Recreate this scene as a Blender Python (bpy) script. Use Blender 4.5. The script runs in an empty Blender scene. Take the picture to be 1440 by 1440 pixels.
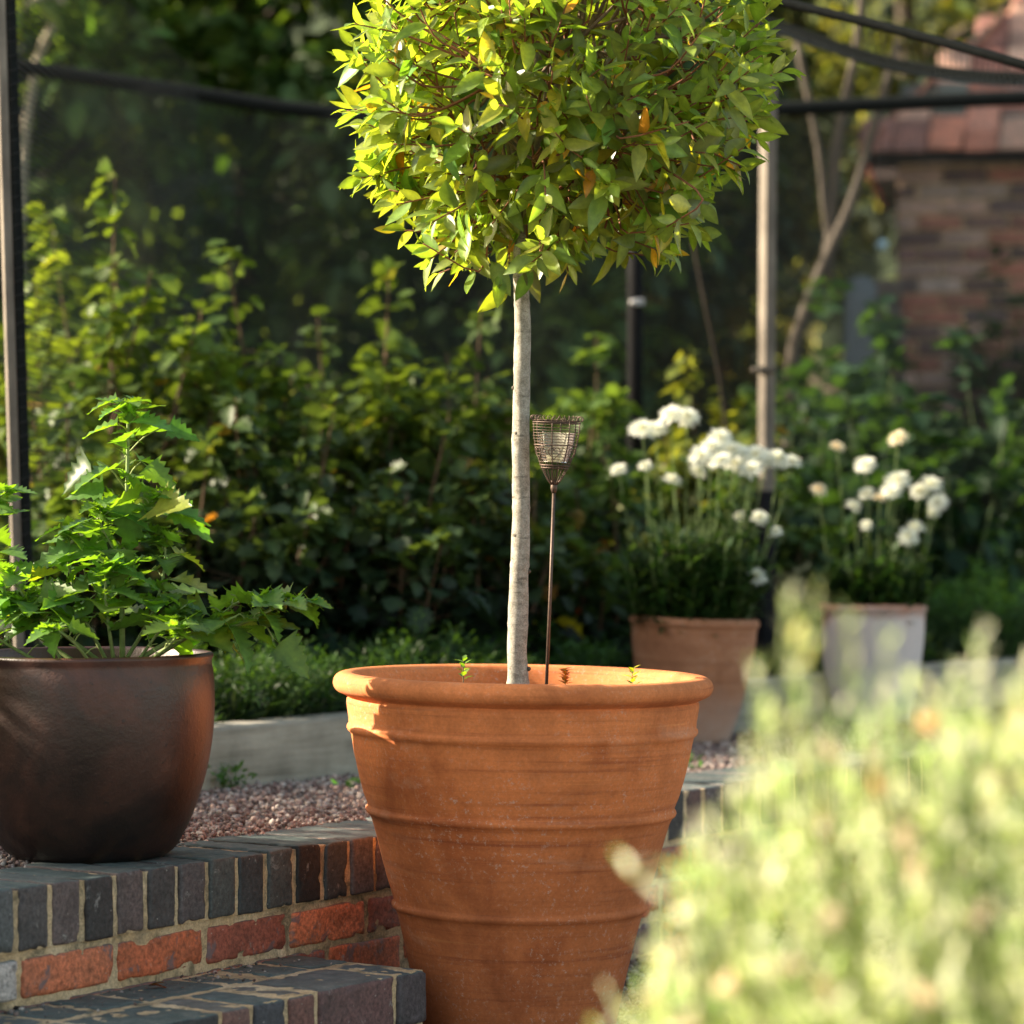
import bpy, math, random
import numpy as np
from mathutils import Vector, Matrix, noise
PI = math.pi
R = math.radians
random.seed(7)
rng = np.random.default_rng(11)
scene = bpy.context.scene
col = scene.collection
FPX = 4400.0
CAMZ = 0.96
HOR = 700.0

def at(px, py, Y):
    "world point seen at photo pixel (px, py) when it stands Y metres away"
    return np.array([(px - 720.0) / FPX * Y, Y, CAMZ - (py - HOR) / FPX * Y])

# ------------------------------------------------------------------ mesh builder
class MB:
    def __init__(s):
        s.v, s.c, s.l, s.t, s.n = [], [], [], [], 0
    def add(s, verts, faces, color=(1, 1, 1)):
        verts = np.asarray(verts, float).reshape(-1, 3)
        color = np.asarray(color, float)
        if color.ndim == 1:
            color = np.tile(color, (len(verts), 1))
        s.v.append(verts); s.c.append(color)
        for f in faces:
            s.l.append(np.asarray(f, int) + s.n); s.t.append(len(f))
        s.n += len(verts)
    def inst(s, tv, tf, mats, pos, cols, rib=False):
        "instances of a template (all faces same size): mats Nx3x3 rows = images of x,y,z axes"
        N = len(pos)
        if N == 0: return
        V = np.einsum('vk,nkj->nvj', tv, mats) + pos[:, None, :]
        k = len(tv)
        tf = np.asarray(tf)
        F = tf[None] + (np.arange(N) * k)[:, None, None] + s.n
        s.v.append(V.reshape(-1, 3))
        cv = np.repeat(cols, k, axis=0)
        if rib: cv = cv * np.tile(np.where(np.arange(k) % 3 == 1, 1.28, 0.90), N)[:, None]
        s.c.append(cv)
        s.l.append(F.reshape(-1)); s.t.extend([tf.shape[1]] * (N * len(tf)))
        s.n += N * k
    def build(s, name, mat, parent=None, smooth=True):
        me = bpy.data.meshes.new(name)
        V = np.concatenate(s.v); C = np.concatenate(s.c); L = np.concatenate(s.l)
        T = np.array(s.t, int)
        me.vertices.add(len(V)); me.vertices.foreach_set('co', V.astype(np.float32).ravel())
        me.loops.add(len(L)); me.loops.foreach_set('vertex_index', L.astype(np.int32))
        me.polygons.add(len(T))
        me.polygons.foreach_set('loop_start', np.concatenate([[0], np.cumsum(T)[:-1]]).astype(np.int32))
        me.polygons.foreach_set('loop_total', T.astype(np.int32))
        if smooth:
            me.polygons.foreach_set('use_smooth', np.ones(len(T), bool))
        a = me.attributes.new('col', 'FLOAT_COLOR', 'POINT')
        a.data.foreach_set('color', np.concatenate([C, np.ones((len(C), 1))], 1).astype(np.float32).ravel())
        me.update(calc_edges=True); me.validate()
        o = bpy.data.objects.new(name, me)
        col.objects.link(o)
        me.materials.append(mat)
        if parent is not None:
            o.parent = parent
            o.matrix_parent_inverse = parent_inv(parent)
        return o

def parent_inv(p):
    return Matrix.LocRotScale(p.location, p.rotation_euler, p.scale).inverted()

def empty(name, loc):
    o = bpy.data.objects.new(name, None); col.objects.link(o)
    o.location = Vector([float(a) for a in loc]); o.empty_display_size = 0.05
    return o

def tag(o, label=None, cat=None, group=None, kind=None):
    if label: o['label'] = label
    if cat: o['category'] = cat
    if group: o['group'] = group
    if kind: o['kind'] = kind
    return o

def unit(v):
    v = np.asarray(v, float)
    return v / (np.linalg.norm(v, axis=-1, keepdims=True) + 1e-9)

def tube(mb, pts, radii, sides=8, color=(1, 1, 1), cap=True, bump=0.0):
    pts = [np.asarray(p, float) for p in pts]
    n = len(pts)
    if not hasattr(radii, '__len__'): radii = [radii] * n
    ref = np.array([0.13, 0.97, 0.21]); V = []
    for i, p in enumerate(pts):
        d = unit(pts[min(i + 1, n - 1)] - pts[max(i - 1, 0)])
        a = np.cross(d, ref)
        if np.linalg.norm(a) < 0.1: a = np.cross(d, [1, 0, 0])
        a = unit(a); b = np.cross(d, a)
        for k in range(sides):
            t = 2 * PI * k / sides
            r = radii[i] * (1 + (bump * noise.noise(Vector(p * 23) + Vector((math.cos(t), math.sin(t), 0))) if bump else 0))
            V.append(p + r * (math.cos(t) * a + math.sin(t) * b))
    F = []
    for i in range(n - 1):
        for k in range(sides):
            k2 = (k + 1) % sides
            F.append((i * sides + k, i * sides + k2, (i + 1) * sides + k2, (i + 1) * sides + k))
    if cap:
        F.append(tuple(range(sides))[::-1]); F.append(tuple((n - 1) * sides + k for k in range(sides)))
    mb.add(V, F, color)

def spline(P, m=6):
    "Catmull-Rom through P"
    P = [np.asarray(p, float) for p in P]
    Q = [2 * P[0] - P[1]] + P + [2 * P[-1] - P[-2]]
    out = []
    for i in range(1, len(Q) - 2):
        for k in range(m):
            t = k / m
            out.append(0.5 * ((2 * Q[i]) + (-Q[i-1] + Q[i+1]) * t + (2*Q[i-1] - 5*Q[i] + 4*Q[i+1] - Q[i+2]) * t*t + (-Q[i-1] + 3*Q[i] - 3*Q[i+1] + Q[i+2]) * t**3))
    out.append(P[-1]); return out

def lathe(mb, prof, centre, segs=96, color=(1, 1, 1), wob=0.0, rfun=None):
    cx, cy, cz = centre; V = []; F = []
    n = len(prof)
    for i, (r, z) in enumerate(prof):
        for k in range(segs):
            t = 2 * PI * k / segs
            rr = r * (1 + wob * noise.noise(Vector((math.cos(t) * 1.3, math.sin(t) * 1.3, z * 6))))
            V.append((cx + rr * math.cos(t), cy + rr * math.sin(t), cz + z + wob * 0.15 * noise.noise(Vector((math.cos(t) * 1.1, math.sin(t) * 1.1, 5)))))
    for i in range(n - 1):
        for k in range(segs):
            k2 = (k + 1) % segs
            F.append((i * segs + k, i * segs + k2, (i + 1) * segs + k2, (i + 1) * segs + k))
    F.append(tuple((n - 1) * segs + k for k in range(segs)))
    F.append(tuple(range(segs))[::-1])
    mb.add(V, F, color)

# rounded brick / stone block
def _cube(seg):
    sx, sy, sz = seg; idx = {}; V = []; F = []
    def g(i, j, k):
        if (i, j, k) not in idx:
            idx[(i, j, k)] = len(V); V.append((sx[i], sy[j], sz[k]))
        return idx[(i, j, k)]
    nx, ny, nz = len(sx) - 1, len(sy) - 1, len(sz) - 1
    for i in range(nx):
        for j in range(ny):
            F.append((g(i, j, nz), g(i+1, j, nz), g(i+1, j+1, nz), g(i, j+1, nz)))
            F.append((g(i, j, 0), g(i, j+1, 0), g(i+1, j+1, 0), g(i+1, j, 0)))
    for i in range(nx):
        for k in range(nz):
            F.append((g(i, 0, k), g(i+1, 0, k), g(i+1, 0, k+1), g(i, 0, k+1)))
            F.append((g(i, ny, k), g(i, ny, k+1), g(i+1, ny, k+1), g(i+1, ny, k)))
    for j in range(ny):
        for k in range(nz):
            F.append((g(0, j, k), g(0, j, k+1), g(0, j+1, k+1), g(0, j+1, k)))
            F.append((g(nx, j, k), g(nx, j+1, k), g(nx, j+1, k+1), g(nx, j, k+1)))
    return np.array(V, float), F

def block(mb, c, size, axes, color, rad=0.004, amp=0.0015, fine=True, tilt=0.0):
    h = np.array(size) / 2
    def ax(L):
        e = rad / L * 1.0
        if fine:
            m = max(2, int(L / 0.012)); inner = np.linspace(-0.5 + 2.2 * e, 0.5 - 2.2 * e, m + 1)
            return [-0.5, -0.5 + e] + list(inner) + [0.5 - e, 0.5]
        return [-0.5, -0.5 + 1.5 * e, 0.5 - 1.5 * e, 0.5]
    V, F = _cube([ax(size[0]), ax(size[1]), ax(size[2])])
    V = V * np.array(size)
    q = np.clip(V, -(h - rad), h - rad); d = V - q
    L = np.linalg.norm(d, axis=1, keepdims=True)
    V = np.where(L > 1e-9, q + d / np.maximum(L, 1e-9) * rad, V)
    if amp:
        off = Vector((random.random() * 50, random.random() * 50, random.random() * 50))
        nn = np.array([noise.noise(Vector(v) * 28 + off) + 0.5 * noise.noise(Vector(v) * 90 + off) for v in V])
        chip = np.array([max(0, noise.noise(Vector(v) * 45 - off) - 0.28) for v in V])
        edge = (np.abs(V) > (h - rad * 1.6)).sum(1) >= 2
        V = V + unit(V / h) * (nn * amp - chip * edge * amp * 9)[:, None]
    A = np.array(axes, float)
    if tilt:
        rm = np.array(Matrix.Rotation(random.gauss(0, tilt), 3, 'X') @ Matrix.Rotation(random.gauss(0, tilt), 3, 'Z'))
        V = V @ rm.T
    mb.add(V @ A + np.asarray(c), F, color)

# ------------------------------------------------------------------ leaf templates
def leaf_t(stations, w, fold=0.25, curl=0.3, wav=0.0, teeth=None):
    "quad leaf along +Y, unit length; stations: list of (t, halfwidth)"
    V = []; F = []
    for i, (t, hw) in enumerate(stations):
        z = -curl * t * t + wav * math.sin(t * 9)
        hw = hw * w
        V += [(-hw, t, z + fold * hw + wav * math.sin(t * 13 + 1)), (0, t, z), (hw, t, z + fold * hw + wav * math.sin(t * 11 + 2))]
    for i in range(len(stations) - 1):
        a = i * 3
        F += [(a, a + 1, a + 4, a + 3), (a + 1, a + 2, a + 5, a + 4)]
    return np.array(V), F

def ellip(n=6, p=1.0, stalk=0.0):
    out = []
    if stalk: out.append((0, 0.012))
    for i in range(n + 1):
        t = i / n
        out.append((stalk + t * (1 - stalk), max(0.012, math.sin(PI * t ** p) ** 0.9)))
    return out
BAY = [leaf_t(ellip(6, 0.85, 0.06), 0.195, f, c, wv) for f, c, wv in ((0.35, 0.12, 0.012), (0.5, 0.3, 0.02), (0.25, -0.12, 0.015), (0.45, 0.45, 0.02))]
NARROW = [leaf_t(ellip(3), 0.1, 0.3, c) for c in (0.1, 0.4, -0.2)]
GRASS = [leaf_t(ellip(4, 0.6), 0.05, 0.3, c) for c in (0.25, 0.6)]
SIMPLE = [leaf_t(ellip(3, 0.85), 0.3, 0.25, c) for c in (0.1, 0.35)]

def toothed(w, n, seed, curl, fold, depth=0.3, tri=True):
    "deltoid or lobed leaf with teeth: extra stations alternate wide/narrow"
    rs = random.Random(seed); st = [(0, 0.02), (0.16, 0.02)]
    for i in range(n * 2 + 1):
        t = 0.2 + 0.8 * i / (n * 2)
        u = (t - 0.2) / 0.8
        base = (1 - u) ** 0.75 if tri else math.sin(PI * (0.12 + 0.88 * u)) ** 0.7
        k = 1.0 if i % 2 == 0 else 1 - depth
        st.append((t - (0.02 if i % 2 == 0 else 0), max(0.01, base * k * (0.92 + 0.16 * rs.random()))))
    V, F = leaf_t(st, w, fold, curl, 0.025)
    V[3 * 2:3 * 3, 1] -= 0.0
    # sweep the teeth towards the tip
    for i in range(2, len(st)):
        if i % 2 == 0:
            V[3 * i, 1] += 0.05; V[3 * i + 2, 1] += 0.05
    return V, F
GOOSE = [toothed(0.50, 5, s, c, f, 0.33) for s, c, f in ((1, 0.35, 0.25), (2, 0.7, 0.35), (3, 0.1, 0.3), (4, 0.5, 0.15))]
LOBED = [toothed(0.46, 4, s, c, f, 0.42, False) for s, c, f in ((5, 0.2, 0.2), (6, 0.5, 0.3), (7, 0.0, 0.25), (8, 0.8, 0.45))]

def frames(d, n):
    d = unit(d); x = unit(np.cross(d, n)); z = np.cross(x, d)
    return x, d, z

def leaves(mb, T, pos, d, n, length, colr, wscale=None):
    "scatter leaves: arrays of base point, direction, normal hint, length, colour"
    pos, d, n, length, colr = [np.asarray(a, float) for a in (pos, d, n, length, colr)]
    if len(pos) == 0: return
    x, y, z = frames(d, n)
    ws = np.ones(len(pos)) if wscale is None else wscale
    M = np.stack([x * (length * ws)[:, None], y * length[:, None], z * length[:, None]], 1)
    pick = rng.integers(0, len(T), len(pos))
    for k, (tv, tf) in enumerate(T):
        m = pick == k
        mb.inst(tv, tf, M[m], pos[m], colr[m], True)

def rdir(n, up=0.0):
    v = rng.normal(size=(n, 3)); v[:, 2] += up
    return unit(v)

def vary(base, n, h=0.15, v=0.25, alt=None, altp=0.0):
    c = np.array(base)[None] * (1 + rng.normal(0, v, (n, 1)))
    c = c * (1 + rng.normal(0, h, (n, 3)) * np.array([1.0, 0.4, 0.8]))
    if alt is not None and altp > 0:
        alt = np.atleast_2d(alt); m = rng.random(n) < altp
        c[m] = alt[rng.integers(0, len(alt), m.sum())] * (1 + rng.normal(0, .15, (m.sum(), 1)))
    return np.clip(c, 0.003, 0.95)

# ------------------------------------------------------------------ materials
def newmat(name):
    m = bpy.data.materials.new(name); m.use_nodes = True
    nt = m.node_tree; nt.nodes.clear()
    out = nt.nodes.new('ShaderNodeOutputMaterial')
    return m, nt, out
def N(nt, t, **kw):
    n = nt.nodes.new(t)
    for k, v in kw.items():
        if k in n.inputs: n.inputs[k].default_value = v
        else: setattr(n, k, v)
    return n
def ramp(nt, src, stops):
    r = nt.nodes.new('ShaderNodeValToRGB'); e = r.color_ramp.elements
    while len(e) > 1: e.remove(e[-1])
    e[0].position = stops[0][0]; e[0].color = (*stops[0][1], 1)
    for p, c in stops[1:]:
        q = e.new(p); q.color = (*c, 1)
    nt.links.new(src, r.inputs[0]); return r.outputs[0]
def mixc(nt, a, b, f, blend='MIX'):
    m = nt.nodes.new('ShaderNodeMix'); m.data_type = 'RGBA'; m.blend_type = blend
    for s, v in ((m.inputs[6], a), (m.inputs[7], b)):
        if isinstance(v, tuple): s.default_value = (*v, 1)
        else: nt.links.new(v, s)
    if isinstance(f, (int, float)): m.inputs[0].default_value = f
    else: nt.links.new(f, m.inputs[0])
    return m.outputs[2]
def bumpn(nt, h, strength, dist, nrm=None):
    b = N(nt, 'ShaderNodeBump', Strength=strength, Distance=dist); nt.links.new(h, b.inputs['Height'])
    if nrm: nt.links.new(nrm, b.inputs['Normal'])
    return b.outputs[0]
def noisen(nt, scale, detail=5, rough=0.6, vec=None, dist=0.0):
    n = N(nt, 'ShaderNodeTexNoise', Scale=scale, Detail=detail, Roughness=rough, Distortion=dist)
    if vec is not None: nt.links.new(vec, n.inputs['Vector'])
    return n.outputs[0]
def coords(nt, scale=(1, 1, 1)):
    tc = nt.nodes.new('ShaderNodeTexCoord'); mp = nt.nodes.new('ShaderNodeMapping')
    mp.inputs['Scale'].default_value = scale
    nt.links.new(tc.outputs['Object'], mp.inputs['Vector']); return mp.outputs[0]

def leaf_mat(name, trans=0.45, tcol=(1.5, 1.35, 0.35), rough=0.42, spec=0.45, tint=(1, 1, 1)):
    m, nt, out = newmat(name)
    at_ = N(nt, 'ShaderNodeAttribute', attribute_name='col')
    nz = noisen(nt, 60, 3, 0.6, coords(nt))
    c = mixc(nt, at_.outputs['Color'], ramp(nt, nz, [(0.3, (0.72, 0.76, 0.7)), (0.7, (1.2, 1.18, 1.1))]), 1.0, 'MULTIPLY')
    c = mixc(nt, c, tint, 1.0, 'MULTIPLY')
    p = N(nt, 'ShaderNodeBsdfPrincipled', Roughness=rough); p.inputs['Specular IOR Level'].default_value = spec
    nt.links.new(c, p.inputs['Base Color'])
    t = nt.nodes.new('ShaderNodeBsdfTranslucent')
    nt.links.new(mixc(nt, c, tcol, 1.0, 'MULTIPLY'), t.inputs['Color'])
    ms = nt.nodes.new('ShaderNodeMixShader'); ms.inputs[0].default_value = trans
    nt.links.new(p.outputs[0], ms.inputs[1]); nt.links.new(t.outputs[0], ms.inputs[2])
    nt.links.new(ms.outputs[0], out.inputs[0]); return m

def attr_mat(name, rough=0.8, nscale=40, bump=0.3, bdist=0.002, spec=0.3, lo=0.7, hi=1.25, metallic=0.0):
    m, nt, out = newmat(name)
    at_ = N(nt, 'ShaderNodeAttribute', attribute_name='col'); v = coords(nt)
    nz = noisen(nt, nscale, 6, 0.65, v)
    c = mixc(nt, at_.outputs['Color'], ramp(nt, nz, [(0.3, (lo, lo, lo)), (0.7, (hi, hi, hi))]), 1.0, 'MULTIPLY')
    p = N(nt, 'ShaderNodeBsdfPrincipled', Roughness=rough, Metallic=metallic); p.inputs['Specular IOR Level'].default_value = spec
    nt.links.new(c, p.inputs['Base Color'])
    nt.links.new(bumpn(nt, nz, bump, bdist), p.inputs['Normal'])
    nt.links.new(p.outputs[0], out.inputs[0]); return m

def brick_mat(name, white=0.62, topc=True, patch=False):
    m, nt, out = newmat(name)
    at_ = N(nt, 'ShaderNodeAttribute', attribute_name='col'); v = coords(nt)
    n1 = noisen(nt, 11, 6, 0.7, v); n2 = noisen(nt, 130, 5, 0.7, v); n3 = noisen(nt, 26, 8, 0.75, v, 0.4)
    c = mixc(nt, at_.outputs['Color'], ramp(nt, n1, [(0.3, (0.55, 0.58, 0.62)), (0.5, (1, 1, 1)), (0.72, (1.3, 1.2, 1.2))]), 1.0, 'MULTIPLY')
    c = mixc(nt, c, ramp(nt, n2, [(0.32, (0.45, 0.45, 0.45)), (0.68, (1.5, 1.5, 1.5))]), 1.0, 'MULTIPLY')
    c = mixc(nt, c, (0.42, 0.40, 0.37), ramp(nt, n3, [(white, (0, 0, 0)), (white + 0.1, (0.75, 0.75, 0.75))]))
    if patch:
        pn = noisen(nt, 17, 7, 0.7, v, 0.7); c = mixc(nt, c, (0.15, 0.115, 0.12), ramp(nt, pn, [(0.54, (0,) * 3), (0.6, (0.8,) * 3)]))
    ge = nt.nodes.new('ShaderNodeNewGeometry'); sxz = nt.nodes.new('ShaderNodeSeparateXYZ'); nt.links.new(ge.outputs['Normal'], sxz.inputs[0])
    tm = ramp(nt, sxz.outputs[2], [(0.55, (0,) * 3), (0.85, (1,) * 3)]); algae = ramp(nt, n3, [(0.3, (0.035, 0.06, 0.06)), (0.5, (0.085, 0.125, 0.12)), (0.7, (0.19, 0.215, 0.20))])
    if topc: c = mixc(nt, c, mixc(nt, c, algae, 0.7), tm)
    # specks of lime
    vo = N(nt, 'ShaderNodeTexVoronoi', Scale=55.0); nt.links.new(v, vo.inputs['Vector'])
    c = mixc(nt, c, (0.5, 0.48, 0.43), ramp(nt, vo.outputs['Distance'], [(0.03, (0.6, 0.6, 0.6)), (0.1, (0, 0, 0))]))
    p = N(nt, 'ShaderNodeBsdfPrincipled', Roughness=0.62); p.inputs['Specular IOR Level'].default_value = 0.45
    nt.links.new(c, p.inputs['Base Color'])
    nb = bumpn(nt, n3, 0.75, 0.004); nt.links.new(bumpn(nt, n2, 0.8, 0.0016, nb), p.inputs['Normal'])
    nt.links.new(ramp(nt, n1, [(0.3, (0.45,) * 3), (0.7, (0.8,) * 3)]), p.inputs['Roughness'])
    nt.links.new(p.outputs[0], out.inputs[0]); return m

def mortar_mat():
    m, nt, out = newmat('sandy mortar'); v = coords(nt)
    n2 = noisen(nt, 220, 4, 0.7, v); n1 = noisen(nt, 9, 5, 0.6, v)
    c = ramp(nt, n1, [(0.28, (0.20, 0.16, 0.11)), (0.42, (0.55, 0.38, 0.21)), (0.75, (0.72, 0.56, 0.37))])
    c = mixc(nt, c, ramp(nt, n2, [(0.3, (0.6,) * 3), (0.7, (1.25,) * 3)]), 1.0, 'MULTIPLY')
    c = mixc(nt, c, (0.045, 0.05, 0.03), ramp(nt, noisen(nt, 14, 7, 0.75, v, 0.6), [(0.5, (0,) * 3), (0.64, (0.75,) * 3)]))
    p = N(nt, 'ShaderNodeBsdfPrincipled', Roughness=0.95); nt.links.new(c, p.inputs['Base Color'])
    nt.links.new(bumpn(nt, n2, 0.8, 0.002, bumpn(nt, noisen(nt, 40, 4, 0.6, v), 0.6, 0.006)), p.inputs['Normal'])
    nt.links.new(p.outputs[0], out.inputs[0]); return m

def terracotta_mat(name, base=(0.56, 0.192, 0.068), dark=(0.36, 0.11, 0.042), chalk=0.55, chalkc=(0.55, 0.42, 0.34), low=None):
    m, nt, out = newmat(name); v = coords(nt); vs = coords(nt, (1.2, 1.2, 38))
    streak = noisen(nt, 2.2, 6, 0.65, vs); blot = noisen(nt, 5, 6, 0.65, v, 0.4); fine = noisen(nt, 170, 5, 0.7, v); sp = noisen(nt, 110, 8, 0.8, v)
    c = ramp(nt, streak, [(0.28, dark), (0.46, base), (0.62, tuple(a * 1.08 for a in base)), (0.75, (base[0] * 1.22, base[1] * 1.45, base[2] * 1.5))])
    c = mixc(nt, c, ramp(nt, blot, [(0.3, (0.62, 0.6, 0.6)), (0.5, (1, 1, 1)), (0.7, (1.15, 1.12, 1.1))]), 0.85, 'MULTIPLY')
    c = mixc(nt, c, ramp(nt, fine, [(0.3, (0.80,) * 3), (0.7, (1.15,) * 3)]), 0.8, 'MULTIPLY')
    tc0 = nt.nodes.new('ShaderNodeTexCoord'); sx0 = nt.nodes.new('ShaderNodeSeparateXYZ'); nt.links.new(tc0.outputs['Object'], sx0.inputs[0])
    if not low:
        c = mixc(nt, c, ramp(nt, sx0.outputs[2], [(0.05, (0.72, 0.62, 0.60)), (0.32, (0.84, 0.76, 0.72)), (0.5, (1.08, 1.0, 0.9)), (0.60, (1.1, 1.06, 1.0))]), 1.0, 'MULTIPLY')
        damp = noisen(nt, 2.6, 4, 0.6, v, 0.8); c = mixc(nt, c, ramp(nt, damp, [(0.34, (0.6, 0.5, 0.45)), (0.46, (1, 1, 1)), (0.62, (1, 1, 1)), (0.72, (1.15, 1.2, 1.25))]), 0.8, 'MULTIPLY')
    chv = nt.nodes.new('ShaderNodeMath'); chv.operation = 'MULTIPLY'
    nt.links.new(ramp(nt, sp, [(chalk, (0,) * 3), (chalk + 0.09, (1,) * 3)]), chv.inputs[0]); nt.links.new(ramp(nt, blot, [(0.42, (0.05,) * 3), (0.62, (0.75,) * 3)]), chv.inputs[1])
    c = mixc(nt, c, chalkc, chv.outputs[0])
    bloom = noisen(nt, 4.0, 8, 0.72, coords(nt, (1, 1, 2.6)), 0.6); c = mixc(nt, c, (0.56, 0.36, 0.25), ramp(nt, bloom, [(0.56, (0,) * 3), (0.74, (0.35,) * 3)]))
    if low:   # pale bloom of lime, mask by world height and noise
        tc = nt.nodes.new('ShaderNodeTexCoord'); sx = nt.nodes.new('ShaderNodeSeparateXYZ'); nt.links.new(tc.outputs['Object'], sx.inputs[0])
        ad = nt.nodes.new('ShaderNodeMath'); ad.operation = 'MULTIPLY_ADD'; ad.inputs[1].default_value = 0.25
        nt.links.new(blot, ad.inputs[0]); nt.links.new(sx.outputs[2], ad.inputs[2])
        mask = ramp(nt, ad.outputs[0], low[1])
        c = mixc(nt, c, low[0], mask)
    p = N(nt, 'ShaderNodeBsdfPrincipled', Roughness=0.8); p.inputs['Specular IOR Level'].default_value = 0.25
    nt.links.new(c, p.inputs['Base Color'])
    nb = bumpn(nt, streak, 0.14, 0.003); nt.links.new(bumpn(nt, fine, 0.3, 0.0008, nb), p.inputs['Normal'])
    nt.links.new(p.outputs[0], out.inputs[0]); return m

def glaze_mat():
    m, nt, out = newmat('brown iron glaze'); v = coords(nt)
    blot = noisen(nt, 5.5, 6, 0.62, v, 0.5); pit = noisen(nt, 75, 4, 0.6, v); fine = noisen(nt, 210, 3, 0.6, v)
    c = ramp(nt, blot, [(0.3, (0.010, 0.007, 0.006)), (0.45, (0.024, 0.011, 0.008)), (0.58, (0.055, 0.020, 0.012)), (0.74, (0.11, 0.042, 0.025))])
    c = mixc(nt, c, (0.02, 0.01, 0.008), ramp(nt, pit, [(0.62, (0,) * 3), (0.68, (0.9,) * 3)]))
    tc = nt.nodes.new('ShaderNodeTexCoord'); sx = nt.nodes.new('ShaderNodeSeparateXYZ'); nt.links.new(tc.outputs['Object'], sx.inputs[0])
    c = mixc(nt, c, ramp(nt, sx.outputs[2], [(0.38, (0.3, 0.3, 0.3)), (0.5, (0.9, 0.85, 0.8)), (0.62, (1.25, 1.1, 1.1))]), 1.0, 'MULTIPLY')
    p = N(nt, 'ShaderNodeBsdfPrincipled'); p.inputs['Specular IOR Level'].default_value = 0.55
    nt.links.new(c, p.inputs['Base Color'])
    nt.links.new(ramp(nt, blot, [(0.3, (0.32,) * 3), (0.7, (0.52,) * 3)]), p.inputs['Roughness'])
    nt.links.new(bumpn(nt, pit, 0.45, 0.002, bumpn(nt, fine, 0.35, 0.0012)), p.inputs['Normal'])
    nt.links.new(p.outputs[0], out.inputs[0]); return m

def bark_mat():
    m, nt, out = newmat('pale grey bark'); v = coords(nt); vs = coords(nt, (1, 1, 4))
    a = noisen(nt, 55, 7, 0.75, v); b = noisen(nt, 22, 6, 0.7, vs, 0.5); f = noisen(nt, 400, 3, 0.6, v)
    c = ramp(nt, a, [(0.3, (0.10, 0.09, 0.07)), (0.42, (0.24, 0.22, 0.18)), (0.6, (0.36, 0.34, 0.29)), (0.75, (0.48, 0.45, 0.39))])
    c = mixc(nt, c, (0.07, 0.06, 0.045), ramp(nt, b, [(0.34, (0.85,) * 3), (0.43, (0,) * 3)]))
    c = mixc(nt, c, ramp(nt, f, [(0.35, (0.7,) * 3), (0.65, (1.2,) * 3)]), 1.0, 'MULTIPLY')
    p = N(nt, 'ShaderNodeBsdfPrincipled', Roughness=0.88); nt.links.new(c, p.inputs['Base Color'])
    nt.links.new(bumpn(nt, a, 0.5, 0.002), p.inputs['Normal']); nt.links.new(p.outputs[0], out.inputs[0]); return m

def wood_mat(name, c0, c1, stretch=(12, 12, 0.8), rough=0.85):
    m, nt, out = newmat(name); v = coords(nt, stretch)
    a = noisen(nt, 3, 7, 0.7, v, 0.4); b = noisen(nt, 8, 5, 0.6, coords(nt))
    c = ramp(nt, a, [(0.3, c0), (0.65, c1)])
    c = mixc(nt, c, ramp(nt, b, [(0.3, (0.65,) * 3), (0.7, (1.2,) * 3)]), 1.0, 'MULTIPLY')
    p = N(nt, 'ShaderNodeBsdfPrincipled', Roughness=rough); nt.links.new(c, p.inputs['Base Color'])
    nt.links.new(bumpn(nt, a, 0.6, 0.003), p.inputs['Normal']); nt.links.new(p.outputs[0], out.inputs[0]); return m

def ground_mat(name, cols, scale=60, fine=140, bd=0.006):
    m, nt, out = newmat(name); v = coords(nt)
    a = noisen(nt, scale, 7, 0.75, v); b = noisen(nt, 1.4, 5, 0.6, v)
    vo = N(nt, 'ShaderNodeTexVoronoi', Scale=float(fine)); nt.links.new(v, vo.inputs['Vector'])
    c = ramp(nt, a, [(0.3, cols[0]), (0.5, cols[1]), (0.7, cols[2])])
    c = mixc(nt, c, ramp(nt, b, [(0.3, (0.6,) * 3), (0.7, (1.15,) * 3)]), 1.0, 'MULTIPLY')
    c = mixc(nt, c, vo.outputs['Color'], 0.12, 'OVERLAY')
    p = N(nt, 'ShaderNodeBsdfPrincipled', Roughness=0.95); nt.links.new(c, p.inputs['Base Color'])
    nt.links.new(bumpn(nt, vo.outputs['Distance'], 0.7, bd, bumpn(nt, a, 0.5, bd)), p.inputs['Normal'])
    nt.links.new(p.outputs[0], out.inputs[0]); return m

def net_mat(name='black garden netting', ta=0.11, tb=0.13):
    m, nt, out = newmat(name)
    uv = nt.nodes.new('ShaderNodeUVMap'); sx = nt.nodes.new('ShaderNodeSeparateXYZ'); nt.links.new(uv.outputs[0], sx.inputs[0])
    outs = []
    for k in (0, 1):
        md = nt.nodes.new('ShaderNodeMath'); md.operation = 'FRACT'; nt.links.new(sx.outputs[k], md.inputs[0])
        lt = nt.nodes.new('ShaderNodeMath'); lt.operation = 'LESS_THAN'; lt.inputs[1].default_value = tb if k else ta
        nt.links.new(md.outputs[0], lt.inputs[0]); outs.append(lt.outputs[0])
    mx = nt.nodes.new('ShaderNodeMath'); mx.operation = 'MAXIMUM'; nt.links.new(outs[0], mx.inputs[0]); nt.links.new(outs[1], mx.inputs[1])
    tr = nt.nodes.new('ShaderNodeBsdfTransparent')
    p = N(nt, 'ShaderNodeBsdfPrincipled', Roughness=0.5); p.inputs['Base Color'].default_value = (0.022, 0.026, 0.024, 1)
    ms = nt.nodes.new('ShaderNodeMixShader'); nt.links.new(mx.outputs[0], ms.inputs[0]); nt.links.new(tr.outputs[0], ms.inputs[1]); nt.links.new(p.outputs[0], ms.inputs[2])
    nt.links.new(ms.outputs[0], out.inputs[0]); return m

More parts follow.
